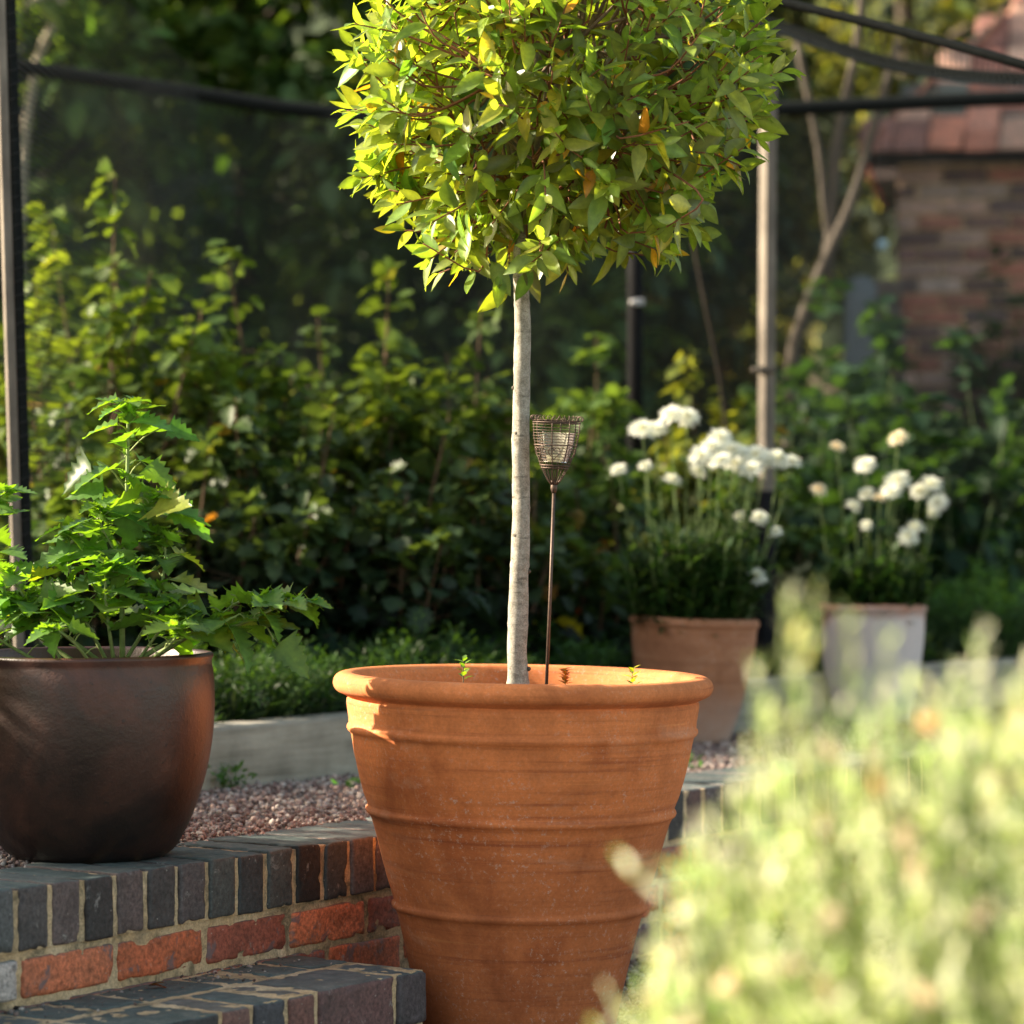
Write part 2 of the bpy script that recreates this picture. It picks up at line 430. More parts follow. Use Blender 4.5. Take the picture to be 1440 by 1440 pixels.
def glass_mat():
    m, nt, out = newmat('clear cup glass')
    g = N(nt, 'ShaderNodeBsdfGlossy', Roughness=0.08); g.inputs['Color'].default_value = (1, 1, 1, 1)
    d = nt.nodes.new('ShaderNodeBsdfTransparent'); d.inputs[0].default_value = (0.86, 0.85, 0.8, 1)
    df = nt.nodes.new('ShaderNodeBsdfTranslucent'); df.inputs[0].default_value = (0.95, 0.9, 0.75, 1)
    m0 = nt.nodes.new('ShaderNodeMixShader'); m0.inputs[0].default_value = 0.3
    nt.links.new(d.outputs[0], m0.inputs[1]); nt.links.new(df.outputs[0], m0.inputs[2])
    fr = nt.nodes.new('ShaderNodeFresnel'); ms = nt.nodes.new('ShaderNodeMixShader')
    nt.links.new(fr.outputs[0], ms.inputs[0]); nt.links.new(m0.outputs[0], ms.inputs[1]); nt.links.new(g.outputs[0], ms.inputs[2])
    nt.links.new(ms.outputs[0], out.inputs[0]); return m

M_bay = leaf_mat('bay leaves', 0.5, (2.0, 1.85, 0.4), 0.34, 0.6)
M_goose = leaf_mat('soft toothed leaves', 0.5, (2.1, 2.0, 0.25), 0.4, 0.5)
M_shrub = leaf_mat('fruit bush leaves', 0.42, (1.75, 1.5, 0.55), 0.5, 0.4)
M_far = leaf_mat('distant foliage', 0.45, (2.0, 1.8, 0.4), 0.6, 0.25)
M_pale = leaf_mat('pale feathery leaves', 0.5, (1.08, 1.1, 1.0), 0.6, 0.2)
M_petal = leaf_mat('white petals', 0.45, (1, 1, 0.97), 0.7, 0.1)
M_stem = attr_mat('plant stems', 0.6, 80, 0.2)
M_twig = attr_mat('twigs', 0.75, 120, 0.4, 0.001)
M_stone = attr_mat('crushed stone', 0.85, 90, 0.5, 0.002)
M_brick = brick_mat('weathered brick', 0.61); M_roof = brick_mat('old clay tile', 0.6, False); M_wallb = brick_mat('old red wall brick', 0.72, False)
M_brick2 = brick_mat('soft red brick with worn white wash', 0.60, True, True)
M_mortar = mortar_mat()
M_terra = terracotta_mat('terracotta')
M_bark = bark_mat()
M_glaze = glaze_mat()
M_sleeper = wood_mat('weathered grey sleeper', (0.19, 0.165, 0.125), (0.37, 0.34, 0.28), (1.0, 1.0, 14))
M_post = wood_mat('pale softwood post', (0.09, 0.075, 0.06), (0.22, 0.19, 0.155), (14, 14, 1.2))
M_iron = attr_mat('rusty wire', 0.55, 200, 0.4, 0.0006, 0.5, 0.6, 1.4, 0.5)
M_post2 = wood_mat('dull grey post', (0.05, 0.042, 0.035), (0.13, 0.112, 0.092), (14, 14, 1.2))
M_black = attr_mat('black cable', 0.5, 60, 0.2)
M_soil = ground_mat('potting soil', ((0.012, 0.009, 0.007), (0.035, 0.025, 0.018), (0.08, 0.06, 0.042)), 90, 160, 0.006)
M_bed = ground_mat('garden soil', ((0.008, 0.010, 0.005), (0.022, 0.022, 0.012), (0.04, 0.045, 0.02)), 30, 60, 0.02)
M_gravel = ground_mat('gravel bed', ((0.07, 0.05, 0.045), (0.20, 0.15, 0.13), (0.34, 0.27, 0.24)), 80, 110, 0.008)
M_hill = ground_mat('wooded slope', ((0.008, 0.012, 0.006), (0.025, 0.040, 0.016), (0.05, 0.08, 0.03)), 2.5, 6, 0.2)
M_net = net_mat(); M_net2 = net_mat('coarse black netting', 0.13, 0.15)

# ------------------------------------------------------------------ layout frames
W0 = np.array([-0.807, 4.93, 0.0]); WD = np.array([0.568, 0.823, 0.0]); WD = unit(WD); WN = np.array([WD[1], -WD[0], 0.0])
UPV = np.array([0, 0, 1.0]); WTOP = 0.34
def wp(u, n, z): return W0 + WD * u + WN * n + UPV * z
S0 = np.array([-0.65, 6.8, 0.0]); SD = unit([1, 1.31, 0.0]); SN = np.array([SD[1], -SD[0], 0.0])
def sp_(u, n, z): return S0 + SD * u + SN * n + UPV * z

# ------------------------------------------------------------------ setting
def sheet(name, pts, mat, thick=0.0, kind='structure'):
    mb = MB(); n = len(pts)
    V = list(pts); F = [tuple(range(n))]
    if thick:
        V += [(p[0], p[1], p[2] - thick) for p in pts]
        F += [(i, i + n, (i + 1) % n + n, (i + 1) % n) for i in range(n)]
    mb.add(V, F, (0.5, 0.5, 0.5)); o = mb.build(name, mat, None, False); o['kind'] = kind; return o

sheet('ground', [(-150, -60, -0.004), (150, -60, -0.004), (150, 250, -0.004), (-150, 250, -0.004)], M_gravel)
a, b = wp(-6, -0.2, 0.326), wp(9, -0.2, 0.326); c, d = sp_(9, 0.0, 0.326), sp_(-7, 0.0, 0.326)
sheet('gravel_terrace', [tuple(a), tuple(b), tuple(c), tuple(d)], M_gravel, 0.32)
c, d = sp_(9, -0.05, 0.42), sp_(-7, -0.05, 0.42)
sheet('planting_bed', [tuple(d), tuple(c), (60, 60, 0.42), (-60, 60, 0.42), (-40, d[1], 0.42)], M_bed, 0.4)

# hillside far behind, covered with dark growth
mb = MB(); V = []; F = []; nx, ny = 70, 26
for j in range(ny):
    for i in range(nx):
        x = -22 + 44 * i / (nx - 1); t = j / (ny - 1)
        y = 20 + 14 * t; z = 0.2 + 15 * t ** 0.75
        k = noise.noise(Vector((x * 0.5, t * 6, 1))) + 0.5 * noise.noise(Vector((x * 1.7, t * 18, 4)))
        V.append((x, y - 1.3 * k, z + 0.7 * k))
for j in range(ny - 1):
    for i in range(nx - 1):
        q = j * nx + i; F.append((q, q + 1, q + nx + 1, q + nx))
mb.add(V, F, (.5, .5, .5)); mb.build('hillside', M_hill)['kind'] = 'structure'

# ------------------------------------------------------------------ brick wall and step
BLUE = [(0.05, 0.056, 0.058), (0.085, 0.09, 0.09), (0.085, 0.073, 0.073), (0.105, 0.078, 0.074), (0.068, 0.074, 0.07), (0.05, 0.045, 0.044), (0.032, 0.030, 0.030)]
REDS = [(0.46, 0.12, 0.05), (0.38, 0.09, 0.045), (0.28, 0.08, 0.05), (0.50, 0.15, 0.07), (0.17, 0.07, 0.06), (0.14, 0.075, 0.075)]
def jit(c, s=0.15):
    k = 1 + random.gauss(0, s); return tuple(max(0.01, a * k) for a in c)
AX = [WN, WD, UPV]       # block local x -> outward normal, y -> along the wall, z -> up
wall = empty('retaining_wall', wp(1, 0, 0))
tag(wall, 'low garden wall of red brick with a coping of blue-grey bricks set on edge', 'brick wall')
mb = MB(); u = -1.6; i = 0
while u < 4.2:
    w = 0.065 + random.gauss(0, 0.0015)
    c = jit(random.choice(BLUE), 0.2)
    if random.random() < 0.08: c = jit((0.13, 0.07, 0.06), 0.1)
    fine = -0.6 < u < 2.8
    block(mb, wp(u + w / 2, -0.1075 + random.gauss(0, 0.0018), WTOP - 0.05125 + random.gauss(0, 0.001)), (0.215, w, 0.1025), AX, c, 0.004, 0.0018 if fine else 0, fine, 0.006)
    u += w + 0.0130; i += 1
mb.build('coping', M_brick, wall)
mb = MB()
for row in range(3):
    z = WTOP - 0.1025 - 0.012 - 0.0325 - row * 0.0755
    u = -1.763 + (0.11 if row % 2 else 0.0)
    while u < 4.2:
        hdr = random.random() < 0.12 and u > 0.9
        w = 0.1025 if hdr else 0.215
        w += random.gauss(0, 0.001)
        c = jit(random.choice(REDS[:5] if row == 0 else REDS), 0.13)
        if -0.3 < u < -0.05 and row == 0: c = (0.48, 0.42, 0.39)
        fine = -0.6 < u < 2.8
        block(mb, wp(u + w / 2, -0.056 + (0.003 if c[1] > .4 else random.gauss(0, 0.0014)), z), (0.1025, w, 0.065), AX, c, 0.006, 0.0022 if fine else 0, fine, 0.006)
        u += w + 0.0125
mb.build('brickwork', M_brick2, wall)
def slabmesh(mb, u0, u1, n0, n1, z0, z1, du=0.012, dz=0.010, amp=0.003):
    "mortar body: face grids with a rough surface (front, top)"
    nu = max(2, int((u1 - u0) / du)); nz = max(2, int((z1 - z0) / dz)); nn = max(2, int((n1 - n0) / du))
    def grid(fn, na, nb_):
        V = []; F = []
        for j in range(nb_ + 1):
            for i in range(na + 1):
                V.append(fn(i / na, j / nb_))
        for j in range(nb_):
            for i in range(na):
                q = j * (na + 1) + i; F.append((q, q + 1, q + na + 2, q + na + 1))
        mb.add(V, F, (.3, .2, .1))
    def rough(p): return amp * (noise.noise(Vector(p) * 35) + 0.6 * noise.noise(Vector(p) * 110))
    def front(a_, b_):
        p = wp(u0 + (u1 - u0) * a_, n1, z0 + (z1 - z0) * b_); e = 1 if 0 < b_ < 1 and 0 < a_ < 1 else 0
        return p + WN * rough(p) * e
    def top(a_, b_):
        p = wp(u0 + (u1 - u0) * a_, n1 + (n0 - n1) * b_, z1); e = 1 if 0 < b_ < 1 and 0 < a_ < 1 else 0
        return p + UPV * rough(p) * e
    def endf(a_, b_):
        p = wp(u1, n1 + (n0 - n1) * a_, z0 + (z1 - z0) * b_); return p
    def end0(a_, b_):
        return wp(u0, n0 + (n1 - n0) * a_, z0 + (z1 - z0) * b_)
    def back(a_, b_):
        return wp(u1 + (u0 - u1) * a_, n0, z0 + (z1 - z0) * b_)
    grid(front, nu, nz); grid(top, nu, nn); grid(endf, nn, nz); grid(end0, nn, nz); grid(back, 2, 2)
mb = MB(); slabmesh(mb, -1.6, 4.2, -0.209, -0.0045, WTOP - 0.1025, WTOP - 0.004, 0.009, 0.009, 0.0022)
slabmesh(mb, -1.6, 4.2, -0.105, -0.0085, -0.05, WTOP - 0.0985, 0.009, 0.009, 0.003)
mb.build('mortar', M_mortar, wall)

step = empty('brick_step', wp(0.2, 0.15, 0))
tag(step, 'wide blue-grey brick step at the foot of the retaining wall, scattered with grit', 'step')
STOP = 0.15; SE = 0.742; SDp = 0.292
mb = MB()
# front row
u = SE; seq = [0.083, 0.205, 0.068, 0.078, 0.066, 0.205, 0.07, 0.066, 0.205, 0.066, 0.07, 0.205, 0.068, 0.205, 0.07, 0.205, 0.2, 0.068]
cs = [(0.085, 0.07, 0.075), (0.12, 0.062, 0.058), (0.17, 0.075, 0.06), (0.06, 0.06, 0.07), (0.16, 0.08, 0.065)]
for k, w in enumerate(seq):
    c = jit(cs[k] if k < 5 else random.choice(BLUE + [(0.15, 0.075, 0.06)]), 0.08)
    dep = 0.150
    block(mb, wp(u - w / 2, SDp - dep / 2, STOP - 0.045 + random.gauss(0, .0012)), (dep, w, 0.09), AX, c, 0.006, 0.0018, True, 0.006)
    u -= w + 0.0105
# back row
u = SE - 0.004
while u > -1.6:
    w = random.choice([0.1025, 0.1025, 0.19])
    block(mb, wp(u - w / 2, 0.0655, STOP - 0.0445 + random.gauss(0, .0014)), (0.122, w, 0.089), AX, jit(random.choice(BLUE[:5]), 0.12), 0.006, 0.0018, True, 0.006)
    u -= w + 0.0095
# lower course
u = SE - 0.004
while u > -1.2:
    w = 0.215
    block(mb, wp(u - w / 2, SDp - 0.06, STOP - 0.09 - 0.012 - 0.022), (0.1025, w, 0.044), AX, jit(random.choice(REDS), 0.12), 0.006, 0.0016, True, 0.004)
    u -= w + 0.011
mb.build('brickwork', M_brick, step)
mb = MB(); slabmesh(mb, -1.55, SE - 0.006, 0.004, SDp - 0.006, -0.05, STOP - 0.0012, 0.009, 0.009, 0.0016)
mb.build('mortar', M_mortar, step)

# ------------------------------------------------------------------ loose stones
_ico = bpy.data.meshes.new('tmp')
import bmesh
bm = bmesh.new(); bmesh.ops.create_icosphere(bm, subdivisions=1, radius=0.5)
IV = np.array([v.co[:] for v in bm.verts]); IF = [[v.index for v in f.verts] for f in bm.faces]; bm.free()
bpy.data.meshes.remove(_ico)
STONE_T = []
for k in range(6):
    v = IV * (1 + rng.normal(0, 0.16, (len(IV), 1))); STONE_T.append((v, IF))
def stones(mb, pos, size, cols, flat=0.62):
    n = len(pos)
    d = rdir(n); nn = rdir(n); x, y, z = frames(d, nn)
    s = size[:, None]
    M = np.stack([x * s, y * s * rng.uniform(0.7, 1.3, (n, 1)), z * s * rng.uniform(0.5, 0.8, (n, 1))], 1)
    M[:, :, 2] *= flat + 0.2
    pick = rng.integers(0, 6, n)
    for k, (tv, tf) in enumerate(STONE_T):
        m = pick == k; mb.inst(tv, tf, M[m], pos[m], cols[m])
GC = np.array([(0.34, 0.24, 0.21), (0.27, 0.17, 0.145), (0.20, 0.13, 0.115), (0.42, 0.33, 0.29), (0.30, 0.255, 0.24), (0.14, 0.10, 0.09), (0.5, 0.43, 0.38)])
def gcols(n): return np.clip(GC[rng.integers(0, len(GC), n)] * (1 + rng.normal(0, 0.18, (n, 1))), 0.02, 0.8)
mb = MB()
n = 62000
u = rng.uniform(-0.3, 4.0, n); w = rng.uniform(0.19, 2.2, n)
P = W0 + WD * u[:, None] - WN * w[:, None]
side = ((P - S0) @ SN) > 0.07
sx_ = 720 + FPX * P[:, 0] / P[:, 1]
keep = side & (sx_ > -60) & (sx_ < 1500)
P = P[keep]; n = len(P); P[:, 2] = 0.327 + rng.uniform(0, 0.012, n) 
sz = rng.gamma(5, 0.0013, n) + 0.0035
stones(mb, P, sz, gcols(n)); tag(mb.build('gravel', M_stone, None, False), 'pinkish crushed stone gravel on the terrace between wall and sleepers', 'gravel', kind='stuff')
mb = MB(); n = 24000
u = rng.uniform(0.75, 3.4, n); w = rng.uniform(0.01, 0.9, n); P = W0 + WD * u[:, None] + WN * w[:, None]
P[:, 2] = rng.uniform(-0.002, 0.01, n); stones(mb, P, rng.gamma(5, 0.0014, n) + 0.0035, gcols(n) * 0.8)
tag(mb.build('gravel', M_stone, None, False), 'loose gravel on the lower ground at the foot of the wall', 'gravel', kind='stuff')
mb = MB(); n = 260
u = rng.uniform(-0.7, 0.7, n); w = np.abs(rng.normal(0, 0.06, n)) + 0.004; w = np.minimum(w, 0.28); P = W0 + WD * u[:, None] + WN * w[:, None]
P[:, 2] = STOP + 0.0015; stones(mb, P, rng.gamma(2, 0.0018, n) + 0.001, gcols(n) * rng.uniform(0.3, 1.0, (n, 1)))
tag(mb.build('grit', M_stone, None, False), 'small stones and grit lying on the brick step', 'grit', kind='stuff')

mb = MB(); q = wp(0.30, 0.045, STOP + 0.006); leaves(mb, SIMPLE, [q, q], [[1, .5, .1], [1, .35, .25]], [[0, 0, 1], [0, .2, 1]], [0.038, 0.03], [[.20, .06, .03], [.15, .07, .03]]); tag(mb.build('dry_leaf', M_shrub), 'small curled brown leaf lying on the step against the wall', 'leaf')
# ------------------------------------------------------------------ timber sleepers
names = ['weathered grey timber sleeper edging the bed behind the brown pot', 'weathered timber sleeper behind the daisy pots, middle of the row', 'grey timber sleeper at the far right end of the row']
for k, (u0, u1) in enumerate(((-2.6, 0.62), (0.626, 2.3), (2.306, 4.6))):
    mb = MB(); L = u1 - u0
    block(mb, sp_((u0 + u1) / 2, -0.005, 0.335), (0.11, L, 0.262), [SN, SD, UPV], (.3, .3, .3), 0.008, 0.0, False)
    o = mb.build('timber_sleeper', M_sleeper); tag(o, names[k], 'sleeper', 'timber sleepers edging the bed')

# ------------------------------------------------------------------ large terracotta pot
PC = np.array([0.010, 5.60, 0.0])
pot = empty('terracotta_pot', PC)
tag(pot, 'large ribbed terracotta pot with a rolled rim holding the standard bay tree', 'plant pot')
def arc(r0, z0, rad, a0, a1, n=10):
    return [(r0 + rad * math.cos(R(a)), z0 + rad * math.sin(R(a))) for a in np.linspace(a0, a1, n)]
prof = [(0.0, 0.0), (0.165, 0.0), (0.172, 0.004), (0.176, 0.018), (0.187, 0.08), (0.199, 0.134), (0.2105, 0.183), (0.2185, 0.214)]
def band(r, z, h=0.011, p=0.008):
    h *= 0.66; p *= 0.8
    return [(r - 0.001, z - h * 1.25), (r + 0.001, z - h), (r + p * 0.7, z - h * 0.62), (r + p, z), (r + p * 0.85, z + h * 0.5), (r + p * 0.4, z + h * 0.95), (r + 0.003, z + h * 1.5)]
prof += band(0.2235, 0.232) + [(0.2325, 0.262), (0.246, 0.308), (0.2575, 0.353), (0.266, 0.382)]
prof += band(0.2718, 0.401, 0.011, 0.008) + [(0.282, 0.430), (0.292, 0.466), (0.3005, 0.502), (0.305, 0.528)]
prof += band(0.3083, 0.547, 0.012, 0.008) + [(0.3115, 0.564), (0.3140, 0.580), (0.3155, 0.592), (0.3150, 0.598), (0.3125, 0.5995), (0.3125, 0.602), (0.317, 0.604), (0.321, 0.606)]
prof += arc(0.3215, 0.6265, 0.0185, -75, 100, 14) + [(0.309, 0.645), (0.299, 0.639), (0.294, 0.627), (0.290, 0.60), (0.285, 0.55), (0.0, 0.55)]
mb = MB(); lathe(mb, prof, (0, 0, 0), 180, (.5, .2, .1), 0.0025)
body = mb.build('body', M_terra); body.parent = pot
mb = MB(); V = [(0, 0, 0.578)]; F = []
for j in range(1, 13):
    for k in range(48):
        t = 2 * PI * k / 48; r = 0.287 * j / 12; V.append((r * math.cos(t), r * math.sin(t), 0.576 + 0.008 * noise.noise(Vector((r * math.cos(t), r * math.sin(t), 0)) * 22)))
for k in range(48): F.append((0, 1 + k, 1 + (k + 1) % 48))
for j in range(11):
    for k in range(48):
        F.append((1 + j * 48 + k, 1 + (j + 1) * 48 + k, 1 + (j + 1) * 48 + (k + 1) % 48, 1 + j * 48 + (k + 1) % 48))
mb.add(V, F, (.1, .1, .1)); so = mb.build('soil', M_soil); so.parent = pot
pot.rotation_euler = (0, R(0.9), 0)

# ------------------------------------------------------------------ bay tree
tree = empty('bay_tree', (0.01, 5.6, 0.585))
tag(tree, 'standard bay tree with a bare pale trunk and a rounded sunlit crown', 'tree')
TP = [(729, 985), (728, 955), (727, 905), (729, 850), (730, 800), (732, 755), (733, 700), (732, 640), (733, 580), (734, 520), (735, 460), (733, 410), (733, 365), (737, 320)]
tp = spline([at(x, y, 5.6) for x, y in TP], 8)
n = len(tp); rad = [0.0185 + 0.007 * max(0, 1 - i / 12) ** 2 - 0.0052 * i / n for i in range(n)]
for i in range(n):
    if i % 13 == 7: rad[i] *= 1.06
mb = MB(); tube(mb, tp, rad, 28, (.4, .4, .35), True, 0.10)
kn = []
for kx, ky, sgn in ((745, 803, 1), (721, 545, -1), (726, 752, 0), (740, 640, 1), (727, 608, 0), (745, 940, 1)):   # healed knots
    p = at(kx, ky, 5.588 if sgn == 0 else 5.597); dirx = np.array([sgn * 0.8, -0.5 if sgn == 0 else -0.2, 0.25])
    kn.append((p, dirx))
mb.build('trunk', M_bark, tree)
for p, dirx in kn:
    mb = MB(); tube(mb, [p - dirx * 0.004, p + dirx * 0.0005, p + dirx * 0.0022], [0.0048, 0.0035, 0.0012], 10, (.09, .075, .055)); mb.build('knot', M_twig, tree)
CC = np.array([0.092, 5.60, 1.705]); CR = np.array([0.385, 0.36, 0.325])
top0 = tp[-1]
tw = MB(); TWC = (0.16, 0.085, 0.05)
inner = [CC + np.array([-0.0, 0, -0.03]) + unit(v) * CR * rng.uniform(0.26, 0.42) for v in rdir(16, 0.4)]
for q in inner:
    mid = (top0 + q) / 2 + np.array([0, 0, -0.02]) + rng.normal(0, 0.012, 3)
    tube(tw, spline([top0 - [0, 0, 0.02], mid, q], 4), list(np.linspace(0.0085, 0.0048, 9)), 7, (0.2, 0.17, 0.13))
inner = np.array(inner)
mids = []
for v in rdir(84, 0.1):
    q = CC + v * CR * rng.uniform(0.55, 0.68); mids.append(q)
    s = inner[np.argmin(np.linalg.norm(inner - q, axis=1))]
    tube(tw, spline([s, (s + q) / 2 + rng.normal(0, 0.012, 3), q], 3), list(np.linspace(0.0042, 0.0026, 7)), 6, (0.19, 0.13, 0.09))
mids = np.array(mids)
LP, LD, LN, LL, LC = [], [], [], [], []
NS = 440
gold = PI * (3 - math.sqrt(5))
for i in range(NS):
    zz = 1 - 2 * (i + 0.5) / NS; rr = math.sqrt(max(0, 1 - zz * zz)); t = i * gold + rng.normal(0, 0.12)
    v = unit(np.array([rr * math.cos(t), rr * math.sin(t), zz]) + rng.normal(0, 0.07, 3))
    lump = 1 + 0.15 * noise.noise(Vector(v * 2.3) + Vector((3, 1, 7))) + rng.normal(0, 0.075) + 0.09 * max(0, v[0]) * max(0, v[2] + 0.2)
    inner_sh = i % 4 == 0
    sq = (np.abs(v[0]) ** 3.6 + np.abs(v[1]) ** 3.6 + np.abs(v[2]) ** 3.6) ** (-1 / 3.6)
    lump *= min(sq, 1.22) * (1.0 if v[2] < 0 else 1 - 0.10 * min(1, v[2] * 2) + 0.25 * max(0, v[2] - .5))
    if v[0] > 0.1 and v[2] < 0: lump *= 1 - 0.16 * min(1, (v[0] - 0.1) * 1.6) * min(1, -v[2] * 2)
    R1 = (rng.uniform(0.68, 0.86) if inner_sh else rng.uniform(0.93, 1.03)) * lump
    tipd = unit(v * 0.9 + np.array([0, 0, 0.38]) + rng.normal(0, 0.2, 3))
    tip = CC + v * CR * R1 - tipd * 0.03
    L = rng.uniform(0.07, 0.13)
    base = tip - tipd * L
    s = mids[np.argmin(np.linalg.norm(mids - base, axis=1))]
    pts = spline([s, (s + base) / 2 + rng.normal(0, 0.006, 3), base, tip], 3)
    tube(tw, pts, list(np.linspace(0.0028, 0.0013, len(pts))), 5, np.array([0.22, 0.09, 0.045]) * rng.uniform(0.7, 1.2))
    nl = rng.integers(7, 11); ph = rng.uniform(0, 6.28)
    a = unit(np.cross(tipd, [0.3, 0.5, 0.8])); b_ = np.cross(tipd, a)
    for k in range(nl):
        f = k / (nl - 1); ang = ph + k * 2.4
        out = a * math.cos(ang) + b_ * math.sin(ang)
        spread = R(72 - 48 * f + rng.normal(0, 9))
        dd = unit(tipd * math.cos(spread) + out * math.sin(spread) + np.array([0, 0, -0.10]))
        LP.append(base + tipd * L * (0.1 + 0.9 * f)); LD.append(dd)
        LN.append(unit(tipd + np.array([0, 0, 0.4]) + rng.normal(0, 0.4, 3)))
        LL.append(rng.uniform(0.044, 0.084) * (1 - 0.42 * f ** 3)); LC.append(f)
for (px, py) in ((690, 390), (705, 405), (750, 400), (660, 370), (770, 372), (716, 420), (735, 395), (800, 378)):   # big leaves hanging under the crown
    p = at(px, py - 25, 5.57); LP.append(p); LD.append(unit([rng.normal(0, 0.4), -0.25, -1])); LN.append(unit([rng.normal(0, .5), -1, 0.3])); LL.append(0.075); LC.append(0.3)
n = len(LP)
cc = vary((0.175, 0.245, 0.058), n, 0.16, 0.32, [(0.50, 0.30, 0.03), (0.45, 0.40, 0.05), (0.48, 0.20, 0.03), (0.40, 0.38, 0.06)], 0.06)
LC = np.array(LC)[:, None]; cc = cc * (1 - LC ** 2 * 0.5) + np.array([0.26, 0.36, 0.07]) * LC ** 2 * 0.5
tw.build('branches', M_twig, tree)
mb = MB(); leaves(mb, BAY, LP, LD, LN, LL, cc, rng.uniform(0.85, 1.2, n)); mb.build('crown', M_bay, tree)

# ------------------------------------------------------------------ tealight holder on a stake
ch = empty('candle_holder', at(768, 962, 5.6))
tag(ch, 'rusty wire basket tealight holder on a thin stake beside the bay trunk', 'candle holder')
CD = 5.57
b0 = at(767.5, 985, CD); b1 = at(779, 690, CD)
IRc = (0.09, 0.06, 0.045)
mb = MB(); tube(mb, [b0, (b0 + b1) / 2 + [0.0006, 0, 0], b1], 0.0030, 10, IRc)
tube(mb, [b1 + [0, 0, -0.004], b1 + [0, 0, 0.004], b1 + [0.0003, 0, 0.018]], [0.0042, 0.0062, 0.0055], 12, IRc)
mb.build('stake', M_iron, ch)
bc = at(779, 683, CD); top = at(783, 592, CD); ax = unit(top - bc); H = np.linalg.norm(top - bc)
bx_ = unit(np.cross(ax, [0, 1, 0])); by_ = np.cross(bx_, ax)
def brad(t):
    return 0.004 + 0.0375 * (math.sin(min(1, t * 1.05) * PI / 2) ** 0.8)
def bp(t, a_, dr=0): r = brad(t) + dr; return bc + ax * H * t + (bx_ * math.cos(a_) + by_ * math.sin(a_)) * r
mb = MB()
for k in range(8): tube(mb, [bp(t, k * PI / 4 + 0.2) for t in np.linspace(0, 1, 12)], 0.0011, 6, IRc)
for k in range(20): tube(mb, [bp(t, k * PI / 10) for t in np.linspace(0, 0.3, 5)], 0.0006, 5, IRc)
pts = [bp(0.28 + 0.66 * q / 400, q * 2 * PI * 15 / 400 + 0.0, 0.0008 + 0.0007 * math.sin(q * 1.7)) for q in range(401)]
tube(mb, pts, 0.00055, 4, (0.12, 0.085, 0.06))
for t in (0.27, 0.31, 0.62, 0.97, 1.0): tube(mb, [bp(t, q * PI / 16, 0.001) for q in range(33)], 0.0011, 6, IRc)
pts = []
for q in range(600):
    a_ = q * 2 * PI / 600; w = q * 2 * PI * 30 / 600
    pts.append(bp(1.0, a_, 0.001 + 0.0045 * math.sin(w)) + ax * (0.0045 + 0.0045 * math.cos(w)))
tube(mb, pts, 0.0006, 4, IRc)
for k in range(6):                                       # little wire hearts
    a0 = -PI / 2 + 0.08 + k * PI / 3
    hp = []
    for q in range(25):
        w = q * 2 * PI / 24; hx = 16 * math.sin(w) ** 3 / 17; hz = (13 * math.cos(w) - 5 * math.cos(2*w) - 2 * math.cos(3*w) - math.cos(4*w)) / 17
        t = 0.50 + hz * 0.11; hp.append(bp(t, a0 + hx * 0.011 / brad(t), 0.002))
    tube(mb, hp, 0.0007, 4, IRc)
mb.build('basket', M_iron, ch)
mb = MB(); V = []; F = []
ts = [0.36, 0.38, 0.5, 0.65, 0.82]
for t in ts:
    for k in range(40): V.append(bp(t, k * PI / 20, -0.0055))
for i in range(len(ts) - 1):
    for k in range(40): F.append((i * 40 + k, i * 40 + (k + 1) % 40, (i + 1) * 40 + (k + 1) % 40, (i + 1) * 40 + k))
F.append(tuple(range(40)))
mb.add(V, F, (1, 1, 1)); mb.build('glass_cup', glass_mat(), ch)
mb = MB()
tube(mb, [bc + ax * H * 0.365, bc + ax * H * 0.47], 0.0185, 24, (0.75, 0.72, 0.62)); mb.build('tealight', M_petal, ch)

# ------------------------------------------------------------------ seedlings in the pot
def seedling(name, base, hgt, label, colr, cnt=10, lsz=0.012, lean=(0, 0), stemc=(0.12, 0.16, 0.04), tipc=None):
    r_ = empty(name, base); tag(r_, label, 'seedling'); mb = MB()
    tipp = np.array(base) + np.array([lean[0], lean[1], hgt])
    pts = spline([base, (np.array(base) + tipp) / 2 + rng.normal(0, 0.001, 3), tipp], 4)
    tube(mb, pts, list(np.linspace(0.0013, 0.0006, len(pts))), 6, stemc); mb.build('stem', M_stem, r_)
    P_, D_, N_, L_ = [], [], [], []
    for k in range(cnt):
        f = 0.25 + 0.75 * k / cnt; P_.append(np.array(base) * (1 - f) + tipp * f); a_ = k * 2.4
        D_.append(unit([math.cos(a_), math.sin(a_), 0.7])); N_.append([0, 0, 1]); L_.append(lsz * rng.uniform(0.8, 1.2))
    mb = MB(); leaves(mb, SIMPLE, P_, D_, N_, L_, vary(colr, cnt, 0.1, 0.2)); mb.build('leaves', M_goose, r_)
seedling('seedling', at(652, 966, 5.52), 0.052, 'thin green seedling growing left of the bay trunk', (0.14, 0.24, 0.05), 12, 0.018, (0.0, 0), (0.15, 0.10, 0.05))
seedling('weed', at(795, 970, 5.6), 0.036, 'small reddish rosette weed right of the stake', (0.40, 0.16, 0.07), 30, 0.015)
seedling('seedling', at(889, 975, 5.55), 0.046, 'pale green seedling near the right inner rim of the big pot', (0.34, 0.42, 0.06), 9, 0.019, (0.0015, 0))

